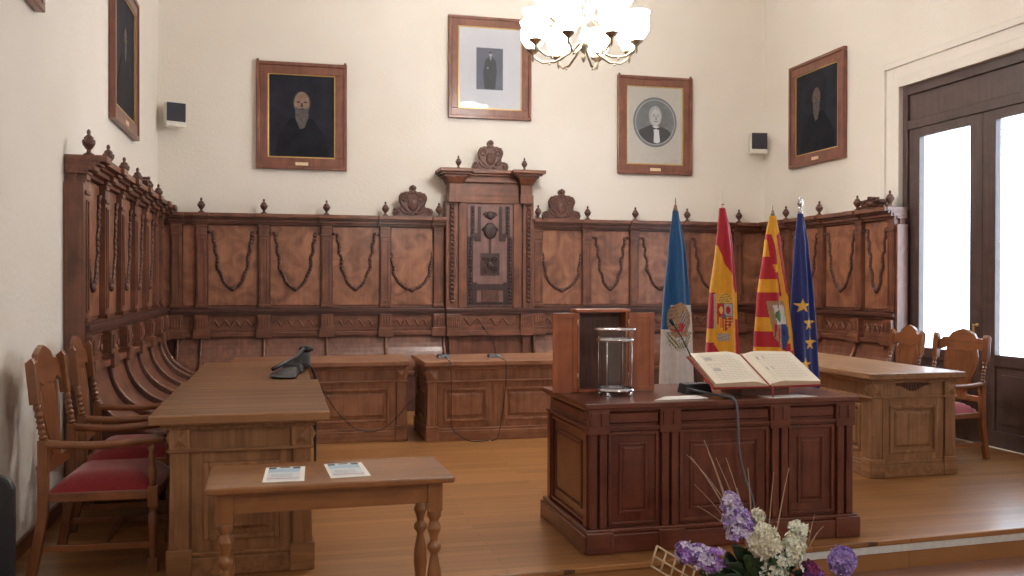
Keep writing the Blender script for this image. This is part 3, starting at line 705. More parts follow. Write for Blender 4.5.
# ------------------------------------------------------------------ turned legs and side table
def turned(m, x, y, z0, z1, r, prof):
    m.lathe([(r * a, z0 + (z1 - z0) * b) for a, b in prof], (x, y, 0), 14)
TP = [(.75, 0), (.8, .04), (.55, .06), (.95, .10), (.6, .14), (.5, .17), (.75, .28), (1.0, .42), (.95, .52), (.6, .62), (.5, .66), (.95, .70), (.95, .73), (.5, .76), (.6, .80), (1.0, .86), (.6, .92), (.95, .95), (.95, 1)]
t = thing('side_table', 'low brown side table with turned legs holding two printed sheets, at the front left', 'table', (.19, 4.02, ZL), math.radians(1.5))
w_, d_, h_ = .985, .48, .79
B(-w_ / 2, w_ / 2, -d_ / 2, d_ / 2, h_ - .028, h_).build('tabletop', 'table_x', t, bevel=.008)
m = MB(); i_ = .07
m.box(-w_ / 2 + i_, w_ / 2 - i_, -d_ / 2 + .05, -d_ / 2 + .072, h_ - .115, h_ - .028); m.box(-w_ / 2 + i_, w_ / 2 - i_, d_ / 2 - .072, d_ / 2 - .05, h_ - .115, h_ - .028)
m.box(-w_ / 2 + .055, -w_ / 2 + .077, -d_ / 2 + .06, d_ / 2 - .06, h_ - .115, h_ - .028); m.box(w_ / 2 - .077, w_ / 2 - .055, -d_ / 2 + .06, d_ / 2 - .06, h_ - .115, h_ - .028)
m.build('apron', 'table_x', t, bevel=.003)
for sx in (-1, 1):
    for sy in (-1, 1):
        x, y = sx * (w_ / 2 - .075), sy * (d_ / 2 - .07); m = B(x - .031, x + .031, y - .031, y + .031, h_ - .15, h_ - .028)
        turned(m, x, y, .10, h_ - .15, .031, TP); m.box(x - .028, x + .028, y - .028, y + .028, .06, .10); m.lathe([(.018, 0), (.026, .02), (.022, .06)], (x, y, 0), 12)
        m.build('leg', 'table_z', t, bevel=.003)
TZ = ZL + h_
def leaflet(label, x, y, rz):
    t = thing('printed_leaflet', label, 'leaflet', (x, y, TZ), rz, None)
    a, b = .082, .15
    B(-a, a, -b, b, .0005, .002).build('sheet', 'paper', t)
    B(-a + .014, a - .02, -b + .03, b - .012, .002, .0026).build('printed_picture', 'inkpale', t)
    B(-a + .014, a - .02, b - .11, b - .045, .0026, .0030).build('printed_sky', 'inkblue', t)
    m = B(-a + .014, -a + .045, b - .045, b - .012, .0026, .0032); m.box(a - .05, a - .02, b - .045, b - .012, .0026, .0032); m.box(-a + .06, a - .064, b - .028, b - .012, .0026, .0032)
    m.build('printed_header', 'inkdark', t)
    B(-a + .014, a - .02, -b + .055, -b + .064, .0026, .0032).build('printed_rule', 'inkred', t)
    m = MB()
    for k in range(3): m.box(-a + .03, a - .05, -b + .09 + k * .022, -b + .094 + k * .022, .0026, .0031)
    m.build('printed_lines', 'ph_mid', t)
    return t
leaflet('printed leaflet on the side table, the left one of the two', .005, 3.99, math.radians(-2))
leaflet('printed leaflet on the side table, the right one of the two', .262, 4.02, math.radians(3))

# ------------------------------------------------------------------ armchairs
def armchair(label, loc, rz, group=None):
    """faces local +x; origin under seat centre"""
    t = thing('armchair', label, 'chair', loc, rz, group)
    hw, fx, bx, sh = .27, .25, -.25, .40
    for s in (-1, 1):
        y = s * hw
        m = MB()        # rear stile: square raked leg, turned upper part, square shoulder
        m.prism([(bx - .075, 0), (bx - .03, 0), (bx + .025, .30), (bx + .025, .66), (bx - .022, .66), (bx - .022, .30)], y - .022, y + .022)
        dx = -.055
        pts = [(.6, 0), (1, .06), (.6, .12), (.9, .2), (.55, .28), (1, .36), (.6, .44), (.9, .52), (.55, .6), (1, .68), (.6, .78), (.95, .88), (.8, 1)]
        m.tube([(bx + dx * q * .5, y, .66 + .17 * q) for _, q in pts], [.021 * r for r, _ in pts], 12)
        m.prism([(bx - .055, .83), (bx - .012, .83), (bx - .03, 1.03), (bx - .045, 1.055), (bx - .075, 1.03)], y - .026, y + .026)
        m.build('rear_stile', 'chair_z', t, bevel=.004)
        m = MB(); turned(m, fx, y, .03, .34, .023, [(.7, 0), (1, .05), (.8, .1), (.9, .5), (1.05, .8), (.7, .86), (1, .92), (.8, 1)])
        m.box(fx - .024, fx + .024, y - .024, y + .024, 0, .07); m.box(fx - .024, fx + .024, y - .024, y + .024, .32, .42)
        m.build('front_leg', 'chair_z', t, bevel=.003)
        m = MB(); turned(m, fx - .005, y, .42, .625, .021, [(.9, 0), (.6, .08), (1, .2), (1.05, .4), (.6, .6), (.9, .7), (.6, .8), (1, .9), (.8, 1)]); m.build('arm_post', 'chair_z', t)
        m = MB()   # curved arm
        def arm(u, v):
            x = bx + .01 + (fx + .045 - bx) * u; zc = .640 - .018 * math.sin(PI * min(1, u * 1.1)) + .012 * u; hh, ww = .019, .024 + .010 * u
            a = 2 * PI * v; return (x, y + ww * math.copysign(abs(math.cos(a)) ** .6, math.cos(a)), zc + hh * math.copysign(abs(math.sin(a)) ** .6, math.sin(a)))
        m.sheet(arm, 16, 14)
        m.ball((fx + .05, y, .652), .034, 12, 8, (.5, 1, .62)); m.build('armrest', 'chair_x', t)
        m = B(bx, fx, y - .012, y + .012, .12, .15); m.build('side_stretcher', 'chair_x', t, bevel=.003)
    m = B(bx, fx + .02, -hw, hw, .355, .40); m.build('seat_frame', 'chair_x', t, bevel=.006)
    def cush(u, v):
        x = bx + .015 + (fx - bx - .0) * u; y = (-hw + .01) + (2 * hw - .02) * v; e = min(u, 1 - u, v, 1 - v)
        return (x, y, .395 + .085 * (1 - (1 - min(1, e / .28)) ** 2.2))
    m = MB(); m.sheet(cush, 18, 18); m.build('seat_cushion', 'red_fabric', t)
    B(-.0, .024, -hw, hw, .12, .15).build('cross_stretcher', 'chair_y', t, bevel=.003)
    # shaped crest rail + splat
    def zx(z): return bx - .03 - (z - .66) * .12
    crest = [(-.25, .90), (-.25, .98), (-.21, 1.02), (-.15, 1.02), (-.12, 1.06), (-.06, 1.085), (0, 1.10), (.06, 1.085), (.12, 1.06), (.15, 1.02), (.21, 1.02), (.25, .98), (.25, .90), (.17, .93), (.08, .90), (0, .91), (-.08, .90), (-.17, .93)]
    m = MB(); n = len(crest)
    v = [(zx(z) - .014, y, z) for y, z in crest] + [(zx(z) + .014, y, z) for y, z in crest]
    m.add(v, [[i, (i + 1) % n, n + (i + 1) % n, n + i] for i in range(n)] + [list(range(n)), [n + i for i in range(n)]]); m.build('crest_rail', 'chair_y', t, bevel=.004)
    spl = [(-.10, .50), (-.085, .56), (-.13, .66), (-.175, .76), (-.18, .86), (-.16, .94), (.16, .94), (.18, .86), (.175, .76), (.13, .66), (.085, .56), (.10, .50)]
    m = MB(); n = len(spl)
    v = [(zx(z) - .008, y, z) for y, z in spl] + [(zx(z) + .008, y, z) for y, z in spl]
    m.add(v, [[i, (i + 1) % n, n + (i + 1) % n, n + i] for i in range(n)] + [list(range(n)), [n + i for i in range(n)]])
    m.tube([(zx(z) + .010, y * .78, .50 + (z - .50) * .93) for y, z in spl[1:-1]], .006, 6)
    m.build('splat', 'chair_z', t, bevel=.003)
    m = MB(); m.prism([(bx - .03, .48), (bx + .0, .48), (bx - .01, .53), (bx - .04, .53)], -hw + .02, hw - .02); m.build('lower_rail', 'chair_y', t, bevel=.003)
    return t
armchair('red seated wooden armchair nearest the camera against the left wall', (-.86, 5.14, 0), math.radians(-2))
armchair('red seated wooden armchair at the left wall, behind the nearest one, beside the stall end', (-.868, 6.0, 0), math.radians(2))
c3 = armchair('red seated wooden armchair by the window, nearer of the two behind the right desk', (5.20, 6.62, 0), PI + math.radians(8))
c4 = armchair('wooden armchair by the window, farther of the two behind the right desk', (5.19, 7.38, 0), PI + math.radians(-8))
c3.scale = c4.scale = (.94, .94, .95)

# black rounded object at the left picture edge
t = thing('stacking_chair', 'black padded chair back with rounded top at the lower left picture edge', 'chair', (-1.07, 3.62, ZL - .0), 0)
m = MB(); pr = [(-.22, .50), (-.22, .86), (-.205, .895), (-.17, .91), (.10, .91), (.135, .895), (.15, .86), (.15, .50)]
m.prism(pr, -.025, .02); m.build('backrest', 'black', t, bevel=.014)
B(-.22, .15, -.42, .0, .42, .475).build('seat', 'black', t, bevel=.02)
for x in (-.19, .12):
    for y0_, y1_ in ((.02, .06), (-.38, -.42)):
        m = MB().tube([(x, y0_, .50 if y0_ > 0 else .43), (x, y1_, .0)], .011, 8); m.build('leg', 'greyblack', t)

# ------------------------------------------------------------------ ballot cabinet and urn
t = thing('ballot_cabinet', 'open two door wooden cabinet standing behind the glass urn', 'cabinet', (1.805, 5.15, LT))
w_, d_, h_ = .31, .10, .475
m = B(-w_ / 2, -w_ / 2 + .014, 0, d_, 0, h_); m.box(w_ / 2 - .014, w_ / 2, 0, d_, 0, h_); m.box(-w_ / 2, w_ / 2, 0, d_, 0, .014)
m.build('carcass', 'cab_z', t, bevel=.002)
B(-w_ / 2 + .014, w_ / 2 - .014, d_ - .012, d_, .014, h_ - .02).build('back_panel', 'carved', t)
B(-w_ / 2 - .012, w_ / 2 + .012, -.012, d_ + .004, h_ - .012, h_ + .006).build('cabinet_top', 'cab_x', t, bevel=.003)
for sg, ang, lab in ((-1, 8, None), (1, -10, None)):
    m = MB(); dw, dh = .155, h_ - .016
    def q(x, y, z, a=math.radians(ang), sg=sg):
        return (sg * w_ / 2 + sg * x * math.cos(a) + 0, -abs(x * math.sin(a)) + y, z)
    def bb(x0, x1, y0, y1, z0, z1): m.hexa([q(x0, y0, z0), q(x1, y0, z0), q(x0, y1, z0), q(x1, y1, z0), q(x0, y0, z1), q(x1, y0, z1), q(x0, y1, z1), q(x1, y1, z1)])
    bb(0.002, dw, 0, .008, .002, dh); f_ = .03
    bb(.002, f_, -.006, 0, .002, dh); bb(dw - f_, dw, -.006, 0, .002, dh); bb(f_, dw - f_, -.006, 0, dh - f_, dh); bb(f_, dw - f_, -.006, 0, .002, f_)
    dr = m.build('door', 'cab_z', t, bevel=.0015)
    for z in (.07, .38): MB().lathe([(.005, 0), (.005, .04)], (sg * w_ / 2, -.008, z), 8).build('hinge', 'brass', dr)
t = thing('glass_ballot_urn', 'round glass urn with metal rim and small feet before the open cabinet', 'urn', (1.822, 4.99, LT))
m = MB(); R = .100
m.lathe([(R, .030), (R, .33)], n=40, caps=False); m.build('glass_body', 'urn_glass', t)
m = MB(); m.lathe([(R + .004, .022), (R + .010, .026), (R + .010, .036), (R + .002, .042)], n=40, caps=False); m.lathe([(0.001, .026), (R + .006, .026), (R + .006, .030), (.001, .030)], n=40); m.build('base_ring', 'chrome', t)
m = MB(); m.lathe([(R + .003, .305), (R + .010, .309), (R + .010, .318), (R + .003, .322)], n=40, caps=False); m.build('rim_band', 'chrome', t)
m = MB(); m.lathe([(R + .002, .33), (R + .014, .350), (R + .016, .368)], n=40, caps=False); m.lathe([(R + .006, .378), (R - .02, .382), (.001, .386)], n=40, caps=False); ld = m.build('lid', 'urn_glass', t)
MB().lathe([(R + .016, .366), (R + .021, .370), (R + .021, .378), (R + .006, .380)], n=40, caps=False).build('lid_ring', 'chrome', ld)
for k in range(4):
    a = PI / 4 + PI / 2 * k; x, y = (R - .005) * math.cos(a), (R - .005) * math.sin(a)
    MB().lathe([(.010, 0), (.013, .006), (.006, .014), (.012, .026)], (x, y, 0), 10).build('foot', 'chrome', t)
    MB().tube([((R + .004) * math.cos(a), (R + .004) * math.sin(a), .03), ((R + .004) * math.cos(a), (R + .004) * math.sin(a), .33)], .0028, 6).build('rod', 'chrome', t)

# ------------------------------------------------------------------ open book on its stand
bx0, by0 = 2.615, 4.865
t = thing('book_stand', 'dark red wooden wedge stand under the open book', 'book stand', (bx0, by0, LT), math.radians(1))
SL = math.radians(24)
m = MB(); m.prism([(-.10, 0), (.15, 0), (.15, .195), (-.10, .078)], -.13, .17, 'x'); m.build('wedge', 'mahog_x', t, bevel=.004)
t = thing('open_book', 'large open book with red covers, cream pages lying on the stand', 'book', (bx0, by0, LT), math.radians(1))
def slope(x, y, z):   # book plane
    return (x, y * math.cos(SL) + 0 - z * math.sin(SL), .128 + y * math.sin(SL) + z * math.cos(SL))
def pg(x): a = abs(x); return .012 + .026 * math.sin(min(1, a / .11) * PI / 2) * (1 - .35 * max(0, (a - .09) / .24))
PW, PH = .325, .175
m = MB()
for sg in (-1, 1):
    vs = [(0, -PH - .01, -.002), (sg * (PW + .014), -PH - .01, -.002), (0, PH + .01, -.002), (sg * (PW + .014), PH + .01, -.002), (0, -PH - .01, .004), (sg * (PW + .014), -PH - .01, .008), (0, PH + .01, .004), (sg * (PW + .014), PH + .01, .008)]
    m.hexa([slope(*v) for v in vs])
m.build('cover', 'redcover', t, bevel=.002)
for sg in (-1, 1):
    n = 14; top = [(sg * PW * i / n, pg(PW * i / n)) for i in range(n + 1)]; poly = top + [(sg * PW, .006), (0, .004)]
    m = MB(); N = len(poly)
    v = [slope(x, -PH, z) for x, z in poly] + [slope(x, PH, z) for x, z in poly]
    m.add(v, [[i, (i + 1) % N, N + (i + 1) % N, N + i] for i in range(N)]); m.m = 1
    m.mi = [0 if i < n else 1 for i in range(N)]
    m.add(v, [list(range(N)), [N + i for i in range(N)]])
    pgs = m.build('pages', ['page', 'page_edge'], t)
    m = MB(); rnd = random.Random(3 + sg)
    for k in range(15):
        y = PH - .045 - k * .019
        if k in (2, 9): a0 = .11
        else: a0 = .055
        a1 = .285 - (rnd.random() * .1 if k in (4, 14, 8) else 0)
        segs = 8
        for i in range(segs):
            x0, x1 = sg * (a0 + (a1 - a0) * i / segs), sg * (a0 + (a1 - a0) * (i + .8) / segs)
            z0, z1 = pg(x0) + .0009, pg(x1) + .0009
            m.add([slope(x0, y, z0), slope(x1, y, z1), slope(x1, y + .004, z1), slope(x0, y + .004, z0)], [(0, 1, 2, 3)])
    for yy in (.08, -.045):
        x0, x1 = (-.27, -.225) if sg < 0 else (.06, .105)
        z0, z1 = pg(x0) + .001, pg(x1) + .001
        m.add([slope(x0, yy, z0), slope(x1, yy, z1), slope(x1, yy + .035, z1), slope(x0, yy + .035, z0)], [(0, 1, 2, 3)])
    m.build('printed_text', 'ink', pgs)
m = MB(); m.sheet(lambda u, v: Vector(slope(-.006 + .012 * u, PH + .0 - (2 * PH + .01) * v, .018)) if v < .95 else Vector(slope(.01 + .01 * u, -PH - .012 - (v - .95) * .9, .018 - (v - .95) * 1.2)), 1, 24); m.build('ribbon', 'redcover', t, solid=.001)

def paper(label, pts, z):
    m = MB(); n = len(pts); m.prism(pts, z + .0004, z + .0022, 'z'); o = m.build('paper_sheet', 'paper'); return tag(o, label, 'paper')
paper('white paper at the front edge of the mahogany table, left of the cable', [(1.94, 4.70), (2.27, 4.725), (2.26, 4.86), (2.06, 4.84)], LT)
paper('white paper at the front edge of the mahogany table, below the open book', [(2.60, 4.65), (2.90, 4.66), (2.84, 4.77), (2.58, 4.76)], LT)

# ------------------------------------------------------------------ microphones
def micro(label, loc, rz, head, base=(.13, .11, .03), group=None, bend=.5):
    t = thing('table_microphone', label, 'microphone', loc, rz, group)
    a, b, c = base
    m = MB(); m.frustum((-a / 2, a / 2, -b / 2, b / 2), (-a / 2 + .01, a / 2 - .01, -b / 2 + .02, b / 2 - .01), .0, c); m.build('base', 'greyblack', t, bevel=.005)
    if head:
        hx, hy, hz = head
        pts = [(.02, .02, c - .002)] + [(.02 + (hx - .02) * (u ** 1.5), .02 + (hy - .02) * u, c + (hz - c) * u ** .9) for u in [i / 12 for i in range(1, 13)]]
        MB().tube(pts, .004, 8).build('gooseneck', 'black', t)
        e = Vector(pts[-1]); d = (e - Vector(pts[-2])).normalized()
        MB().tube([e, e + d * .012, e + d * .035, e + d * .045], [.006, .011, .011, .006], 10).build('microphone_head', 'black', t)
    return t
DZ = .715
micro('black microphone base without visible stem, left on the desk before the throne', (1.46, 8.66, DZ), 0, None)
micro('black gooseneck microphone on the desk before the throne, stem leaning left', (1.93, 8.58, DZ), 0, (-.09, 0, .26))
micro('black gooseneck microphone on the mahogany table beside the open book', (2.31, 4.99, LT), 0, (-.13, 0, .39), (.17, .12, .055))

def cable(label, pts, r=.0045, mat='black', name='cable'):
    P = [Vector(p) for p in pts]; out = []
    for i in range(len(P) - 1):
        p0, p1, p2, p3 = P[max(0, i - 1)], P[i], P[i + 1], P[min(len(P) - 1, i + 2)]
        for k in range(6):
            u = k / 6; out.append(.5 * ((2 * p1) + (p2 - p0) * u + (2 * p0 - 5 * p1 + 4 * p2 - p3) * u * u + (3 * p1 - p0 - 3 * p2 + p3) * u ** 3))
    out.append(P[-1])
    o = MB().tube(out, r, 8).build(name, mat); return tag(o, label, 'cable')
cable('grey cable running over the front edge of the mahogany table toward the flowers', [(2.24, 4.97, LT + .03), (2.30, 4.84, LT + .018), (2.345, 4.72, LT + .012), (2.375, 4.635, LT + .006), (2.385, 4.612, LT - .06), (2.39, 4.60, .52), (2.42, 4.60, .38), (2.46, 4.585, .26), (2.47, 4.56, .14), (2.42, 4.45, .012)], .007, 'grey_cable')
# pile of folded microphones on the far left desk
t = thing('microphone_pile', 'dark grey pile of folded microphones and cloth cover on the far left desk', 'microphone', (.02, 6.5, .79), math.radians(-4))
m = MB(); m.frustum((-.12, .08, -.20, .16), (-.03, .06, -.05, .14), 0, .045); m.build('cloth_cover', 'greyblack', t, bevel=.01, subsurf=1)
m = MB(); m.frustum((-.06, .10, .2, .45), (-.03, .08, .24, .42), 0, .055); m.build('microphone_base', 'black', t, bevel=.008)
m = MB(); m.frustum((.0, .13, .52, .80), (.03, .12, .56, .77), 0, .10); m.build('rear_base', 'greyblack', t, bevel=.008)
MB().tube([(-.08, -.1, .05), (-.02, .1, .075), (.04, .35, .09), (.08, .6, .13), (.09, .72, .13)], .014, 8).build('gooseneck', 'black', t)
m = MB()
m.ball((.10, .66, .13), .035, 10, 8, (1.6, 1, .8)); m.build('microphone_head', 'black', t)
for k in range(3):
    cable(['black cable dropping beside the far left desk, outermost of three', 'black cable dropping beside the far left desk, middle of three', 'black cable dropping beside the far left desk, innermost of three'][k],
          [(.12 - .01 * k, 7.1 - .05 * k, .81), (.18, 7.05 - .05 * k, .815), (.215 + .006 * k, 7.02 - .06 * k, .74), (.22 + .004 * k, 7.0 - .08 * k, .62 - .03 * k), (.222, 6.98 - .1 * k, .012)], .005)
cable('thin black cable sagging in front of the back left desk', [(.235, 8.15, .66), (.32, 8.30, .50), (.46, 8.31, .28), (.62, 8.31, .13), (.78, 8.31, .10), (.92, 8.31, .16), (1.08, 8.31, .33), (1.16, 8.33, .42), (1.20, 8.5, .60)], .004)
cable('thin black cable hanging down the front of the desk before the throne, left one', [(1.46, 8.60, DZ + .02), (1.44, 8.30, DZ + .006), (1.44, 8.160, DZ - .03), (1.445, 8.155, .35), (1.45, 8.16, .14), (1.52, 8.15, .06), (1.62, 8.14, .008), (1.78, 8.14, .008)], .004)
cable('thin black cable hanging down the front of the desk before the throne, right one', [(1.93, 8.52, DZ + .02), (1.94, 8.30, DZ + .006), (1.945, 8.160, DZ - .03), (1.93, 8.155, .40), (1.89, 8.15, .14), (1.86, 8.14, .03), (1.80, 8.13, .008)], .004)

# ------------------------------------------------------------------ flags
KX, KZ, FY = .00785, .00685, 6.2
def star(px, py, cx, cy, r):
    dx, dy = px - cx, py - cy; d = math.hypot(dx, dy)
    if d > r: return False
    a = (math.atan2(dx, -dy)) % (2 * PI / 5); a = min(a, 2 * PI / 5 - a)
    # edge between outer tip (a=0,r) and inner vertex (a=pi/5, .42 r)
    x, y = d * math.cos(a), d * math.sin(a); ix, iy = .42 * r * math.cos(PI / 5), .42 * r * math.sin(PI / 5)
    return (ix - r) * (y) - (iy) * (x - r) > 0 if False else ((r - x) * iy - y * (r - ix)) > 0
def mott(u, v, f=1.3): return math.sin(u * f * 1.7 + math.sin(v * f) * 1.9) + math.sin(v * f * 1.3 + u * .6)
def inell(u, v, cx, cy, a, b): return ((u - cx) / a) ** 2 + ((v - cy) / b) ** 2 < 1
def c_blue(u, v):
    q = mott(u, v)
    if inell(u, v, 677.5, 327, 3.6, 3.2) or inell(u, v, 675, 331.5, 5, 1.6): return 'flag_red'
    if inell(u, v, 672, 318, 3.5, 7) or inell(u, v, 676, 309, 5, 3.5): return 'crest_tan' if q > -1.2 else 'crest_brown'
    if v < 331 and inell(u, v, 681, 321, 5.5, 10): return 'crest_grey' if math.sin(u * 2.1 + v * 1.1) > 0 else 'crest_brown'
    if inell(u, v, 677, 320, 11.5, 17): return 'crest_tan' if q > -.9 else 'crest_brown'
    d = math.hypot((u - 677) / 12.5, (v - 331) / 21)
    if v > 333 and .62 < d < 1.0 + .08 * math.sin(u * 3 + v): return 'crest_olive' if math.sin(u * 2.3 - v * 1.2) > -.5 else 'flag_white'
    if v > 330 and d < .62: return 'crest_tan' if v < 338 else ('flag_white' if q < .6 else 'crest_olive')
    if v < 305 or (v < 330 and u < 669): return 'flag_blue'
    return 'flag_white'
def c_spain(u, v):
    e, f = u - 721, v - 318
    if abs(e) < 6.5 and -15 < f < 14 and not (f > 6 and abs(e) > 6.5 - (f - 6) * .6):
        if abs(e) > 5.7 or f < -14 or abs(e) < .35 or abs(f + 1) < .5: return 'crest_brown'
        if inell(e, f, 0, -1, 1.9, 2.6): return 'crest_blue'
        if f < -1: 
            if e < 0: return 'star_gold' if inell(e, f, -3, -7.5, 1.6, 4) else 'flag_red'
            return 'flag_red' if inell(e, f, 3, -7.5, 1.4, 4) else 'crest_grey'
        if e < 0: return 'flag_red' if math.sin(e * 3.2) > 0 else 'flag_yellow'
        return 'star_gold' if math.sin(e * 3 + f) * math.sin(e * 3 - f) > .2 else 'flag_red'
    if abs(e) < 5.5 - abs(f + 19) * .5 and -25 < f <= -15: return 'star_gold' if mott(u, v, 2) > -.3 else 'crest_brown'
    if 7.4 < abs(e) < 10 and -24 < f < 12: return 'crest_grey' if (e < 0 or f < -16) else ('crest_brown' if math.sin(f * .9) > 0 else 'crest_tan')
    if abs(e + 1) < 5 and 17 < f < 25: return 'crest_grey' if mott(u, v) > -.3 else 'crest_tan'
    if v < 243 + (u - 716) * 2.7 and v < 292: return 'flag_red'
    if u < 712.5 - (v - 310) * .02 and 292 < v < 330: return 'flag_red'
    if v > 344 + max(0, (u - 711)) * 2.0 and u < 726: return 'flag_red'
    if u > 734 and v > 320: return 'flag_red'
    return 'flag_yellow'
def c_aragon(u, v):
    e, f = u - (775 + (v - 325) * .14), v - 327
    if -26 < f < 27 and abs(e) < 8.6 and not (f > 12 and abs(e) > 8.6 - (f - 12) * .42):
        if abs(e) > 7.8: return 'crest_tan'
        if f < -1:
            if inell(e, f, -.5, -10, 4, 6.5): return 'crest_green'
            if abs(e + .5) < .7 and f < -2: return 'crest_brown'
            return 'crest_tan' if (f < -22 or e < -4.5) else 'flag_white'
        if e > .3: return 'crest_blue' if not inell(e, f, 4, 7, 1.5, 4) else 'flag_navy'
        return 'flag_red' if math.sin(e * 1.9 + f * .35) > 0 else 'crest_tan'
    k = u - (771.5 + (v - 215) * .14)
    if k > 8 + (v - 215) * .02: return 'flag_yellow'
    if k > .5: return 'flag_red' if 224 + (8 - k) < v < 291 + k * 1.5 else ('flag_red' if v > 352 else 'flag_yellow')
    if k > -4: return 'flag_yellow' if not v > 354 else 'flag_red'
    if v < 230: return 'flag_yellow'
    if k > -9: return 'flag_yellow' if (262 < v < 270 or 296 < v < 312 or 334 < v < 346) else 'flag_red'
    return 'flag_yellow' if (236 < v < 254 or 278 < v < 292 or 318 < v < 333 or v > 350) else 'flag_red'
def c_eu(u, v):
    for cx, cy in ((799, 306), (806, 325), (807, 346), (801, 369)):
        if star(u * 1.0, v * .9, cx, cy * .9, 7.4): return 'star_gold'
    return 'flag_navy'
def flag(label, outline, col, tip, tipmat, tipstyle, seed, shiny=False):
    """outline: list of (v, uL, uR)"""
    rnd = random.Random(seed)
    vt = outline[0][0]; vb = outline[-1][0]
    uc0 = sum(outline[0][1:]) / 2
    p = at(uc0, 300, FY); X0, Z0 = p.x, p.z
    X = lambda u: (u - uc0) * KX
    Z = lambda v: Z0 - (v - 300) * KZ
    t = thing('flag', label, 'flag', (X0, FY, 0))
    def lr(v):
        for a, b in zip(outline[:-1], outline[1:]):
            if v <= b[0]:
                f = (v - a[0]) / (b[0] - a[0]); f2 = f * f * (3 - 2 * f) * .4 + f * .6; return a[1] + (b[1] - a[1]) * f2, a[2] + (b[2] - a[2]) * f2
        return outline[-1][1:]
    NU, NV = 120, 230; verts = []; uv = []
    ph = [rnd.random() * 6 for _ in range(4)]
    for j in range(NV + 1):
        v = vt + (vb - vt) * j / NV; l, r = lr(v); c, h = (l + r) / 2, (r - l) / 2; tt = j / NV
        for i in range(NU):
            a = 2 * PI * i / NU; ca, sa = math.cos(a), math.sin(a)
            amp = min(.028, h * KX * .42) * min(1, tt * 3)
            fold = amp * (math.sin(ca * 5.2 + ph[0] + tt * 1.5) * .6 + math.sin(ca * 9 + ph[1] - tt * 2) * .4)
            d = h * KX * .55
            verts.append((X(c + h * ca), -d * math.copysign(abs(sa) ** .8, sa) - (fold if sa > -.2 else 0) * abs(sa) ** .4, Z(v) - (.02 * math.sin(ca * 3 + ph[2]) if j == NV else 0)))
            uv.append((c + h * ca, v))
    f = []; mi = []; names = []
    for j in range(NV):
        for i in range(NU):
            i2 = (i + 1) % NU; q = [j * NU + i, j * NU + i2, (j + 1) * NU + i2, (j + 1) * NU + i]; f.append(q)
            um = (uv[q[0]][0] + uv[q[2]][0]) / 2; vm = (uv[q[0]][1] + uv[q[2]][1]) / 2
            n = col(um, vm)
            if n not in names: names.append(n)
            mi.append(names.index(n))
    f.append(list(range(NU))[::-1]); mi.append(0); f.append([NV * NU + i for i in range(NU)]); mi.append(mi[NV * NU - NU // 4])
    m = MB(); m.v = verts; m.f = f; m.mi = mi; m.sm = [True] * len(f); m.build('flag_cloth', names, t)
    zt = Z(vt)
    m = MB(); m.lathe([(.013, .04), (.013, zt + .03)], n=10); m.build('pole', 'cab_z' if not shiny else 'chrome', t)
    tz = Z(tip); m = MB()
    if tipstyle == 'spear': m.lathe([(.016, zt + .0), (.018, zt + .02), (.010, zt + .035), (.012, zt + .05)], n=12); m.lathe([(.006, zt + .045), (.022, zt + .075), (.014, zt + .11), (.002, tz)], n=10)
    else: m.lathe([(.015, zt), (.018, zt + .012), (.009, zt + .025), (.012, zt + .035), (.005, zt + .045), (.004, tz - .02), (.001, tz)], n=10)
    m.build('pole_finial', tipmat, t)
    m = MB(); m.lathe([(.14, 0), (.14, .015), (.05, .03), (.025, .05), (.016, .10)], n=20); m.build('pole_base', 'aged_brass', t)
    return t
flag('blue and white furled town flag with gold and red emblem, leftmost flag', [(207, 672.5, 678), (250, 668, 685), (300, 663.5, 689), (330, 662, 691), (400, 660, 693)], c_blue, 193, 'aged_brass', 'pin', 1)
flag('red and yellow furled Spanish flag with coat of arms, second flag from left', [(203, 719, 725), (225, 717.5, 730), (250, 715, 733), (290, 710, 736), (320, 708, 737), (362, 706, 739), (400, 704, 741)], c_spain, 184, 'paint_cream', 'pin', 2)
flag('yellow and red striped furled Aragonese flag with shield, third flag from left', [(210, 769, 776), (240, 764, 781), (300, 757, 788), (340, 755, 792), (400, 752, 797)], c_aragon, 197, 'aged_brass', 'pin', 3)
flag('dark blue furled European flag with yellow stars, rightmost flag', [(207, 797, 803), (240, 794, 808), (300, 791, 813), (345, 789, 816), (400, 788, 819)], c_eu, 188, 'chrome', 'spear', 4, True)

# ------------------------------------------------------------------ flower arrangement
FYY = 3.92
def F(u, v, dy=0): return at(u, v, FYY + dy) - Vector((2.16, FYY, ZL))
t = thing('flower_arrangement', 'purple and white flower arrangement with dry grasses before the mahogany table', 'flowers', (2.16, FYY, ZL))
rnd = random.Random(11)
m = MB(); m.lathe([(.09, 0), (.11, .01), (.13, .20), (.145, .21), (.145, .235), (.125, .235), (.12, .20), (.001, .19)], n=24); m.build('flower_pot', 'terracotta', t)
def petal(m, c, nrm, r):
    m.smooth = False
    n = nrm.normalized(); a = n.orthogonal().normalized(); b = n.cross(a); k = rnd.random() * 6
    pts = []
    for i in range(4):
        q = k + i * PI / 2; d = a * math.cos(q) + b * math.sin(q); s_ = a * -math.sin(q) + b * math.cos(q)
        v = [c, c + d * r * .5 + s_ * r * .38 + n * r * .25, c + d * r + n * r * .1, c + d * r * .5 - s_ * r * .38 + n * r * .25]
        m.add(v, [(0, 1, 2, 3)])
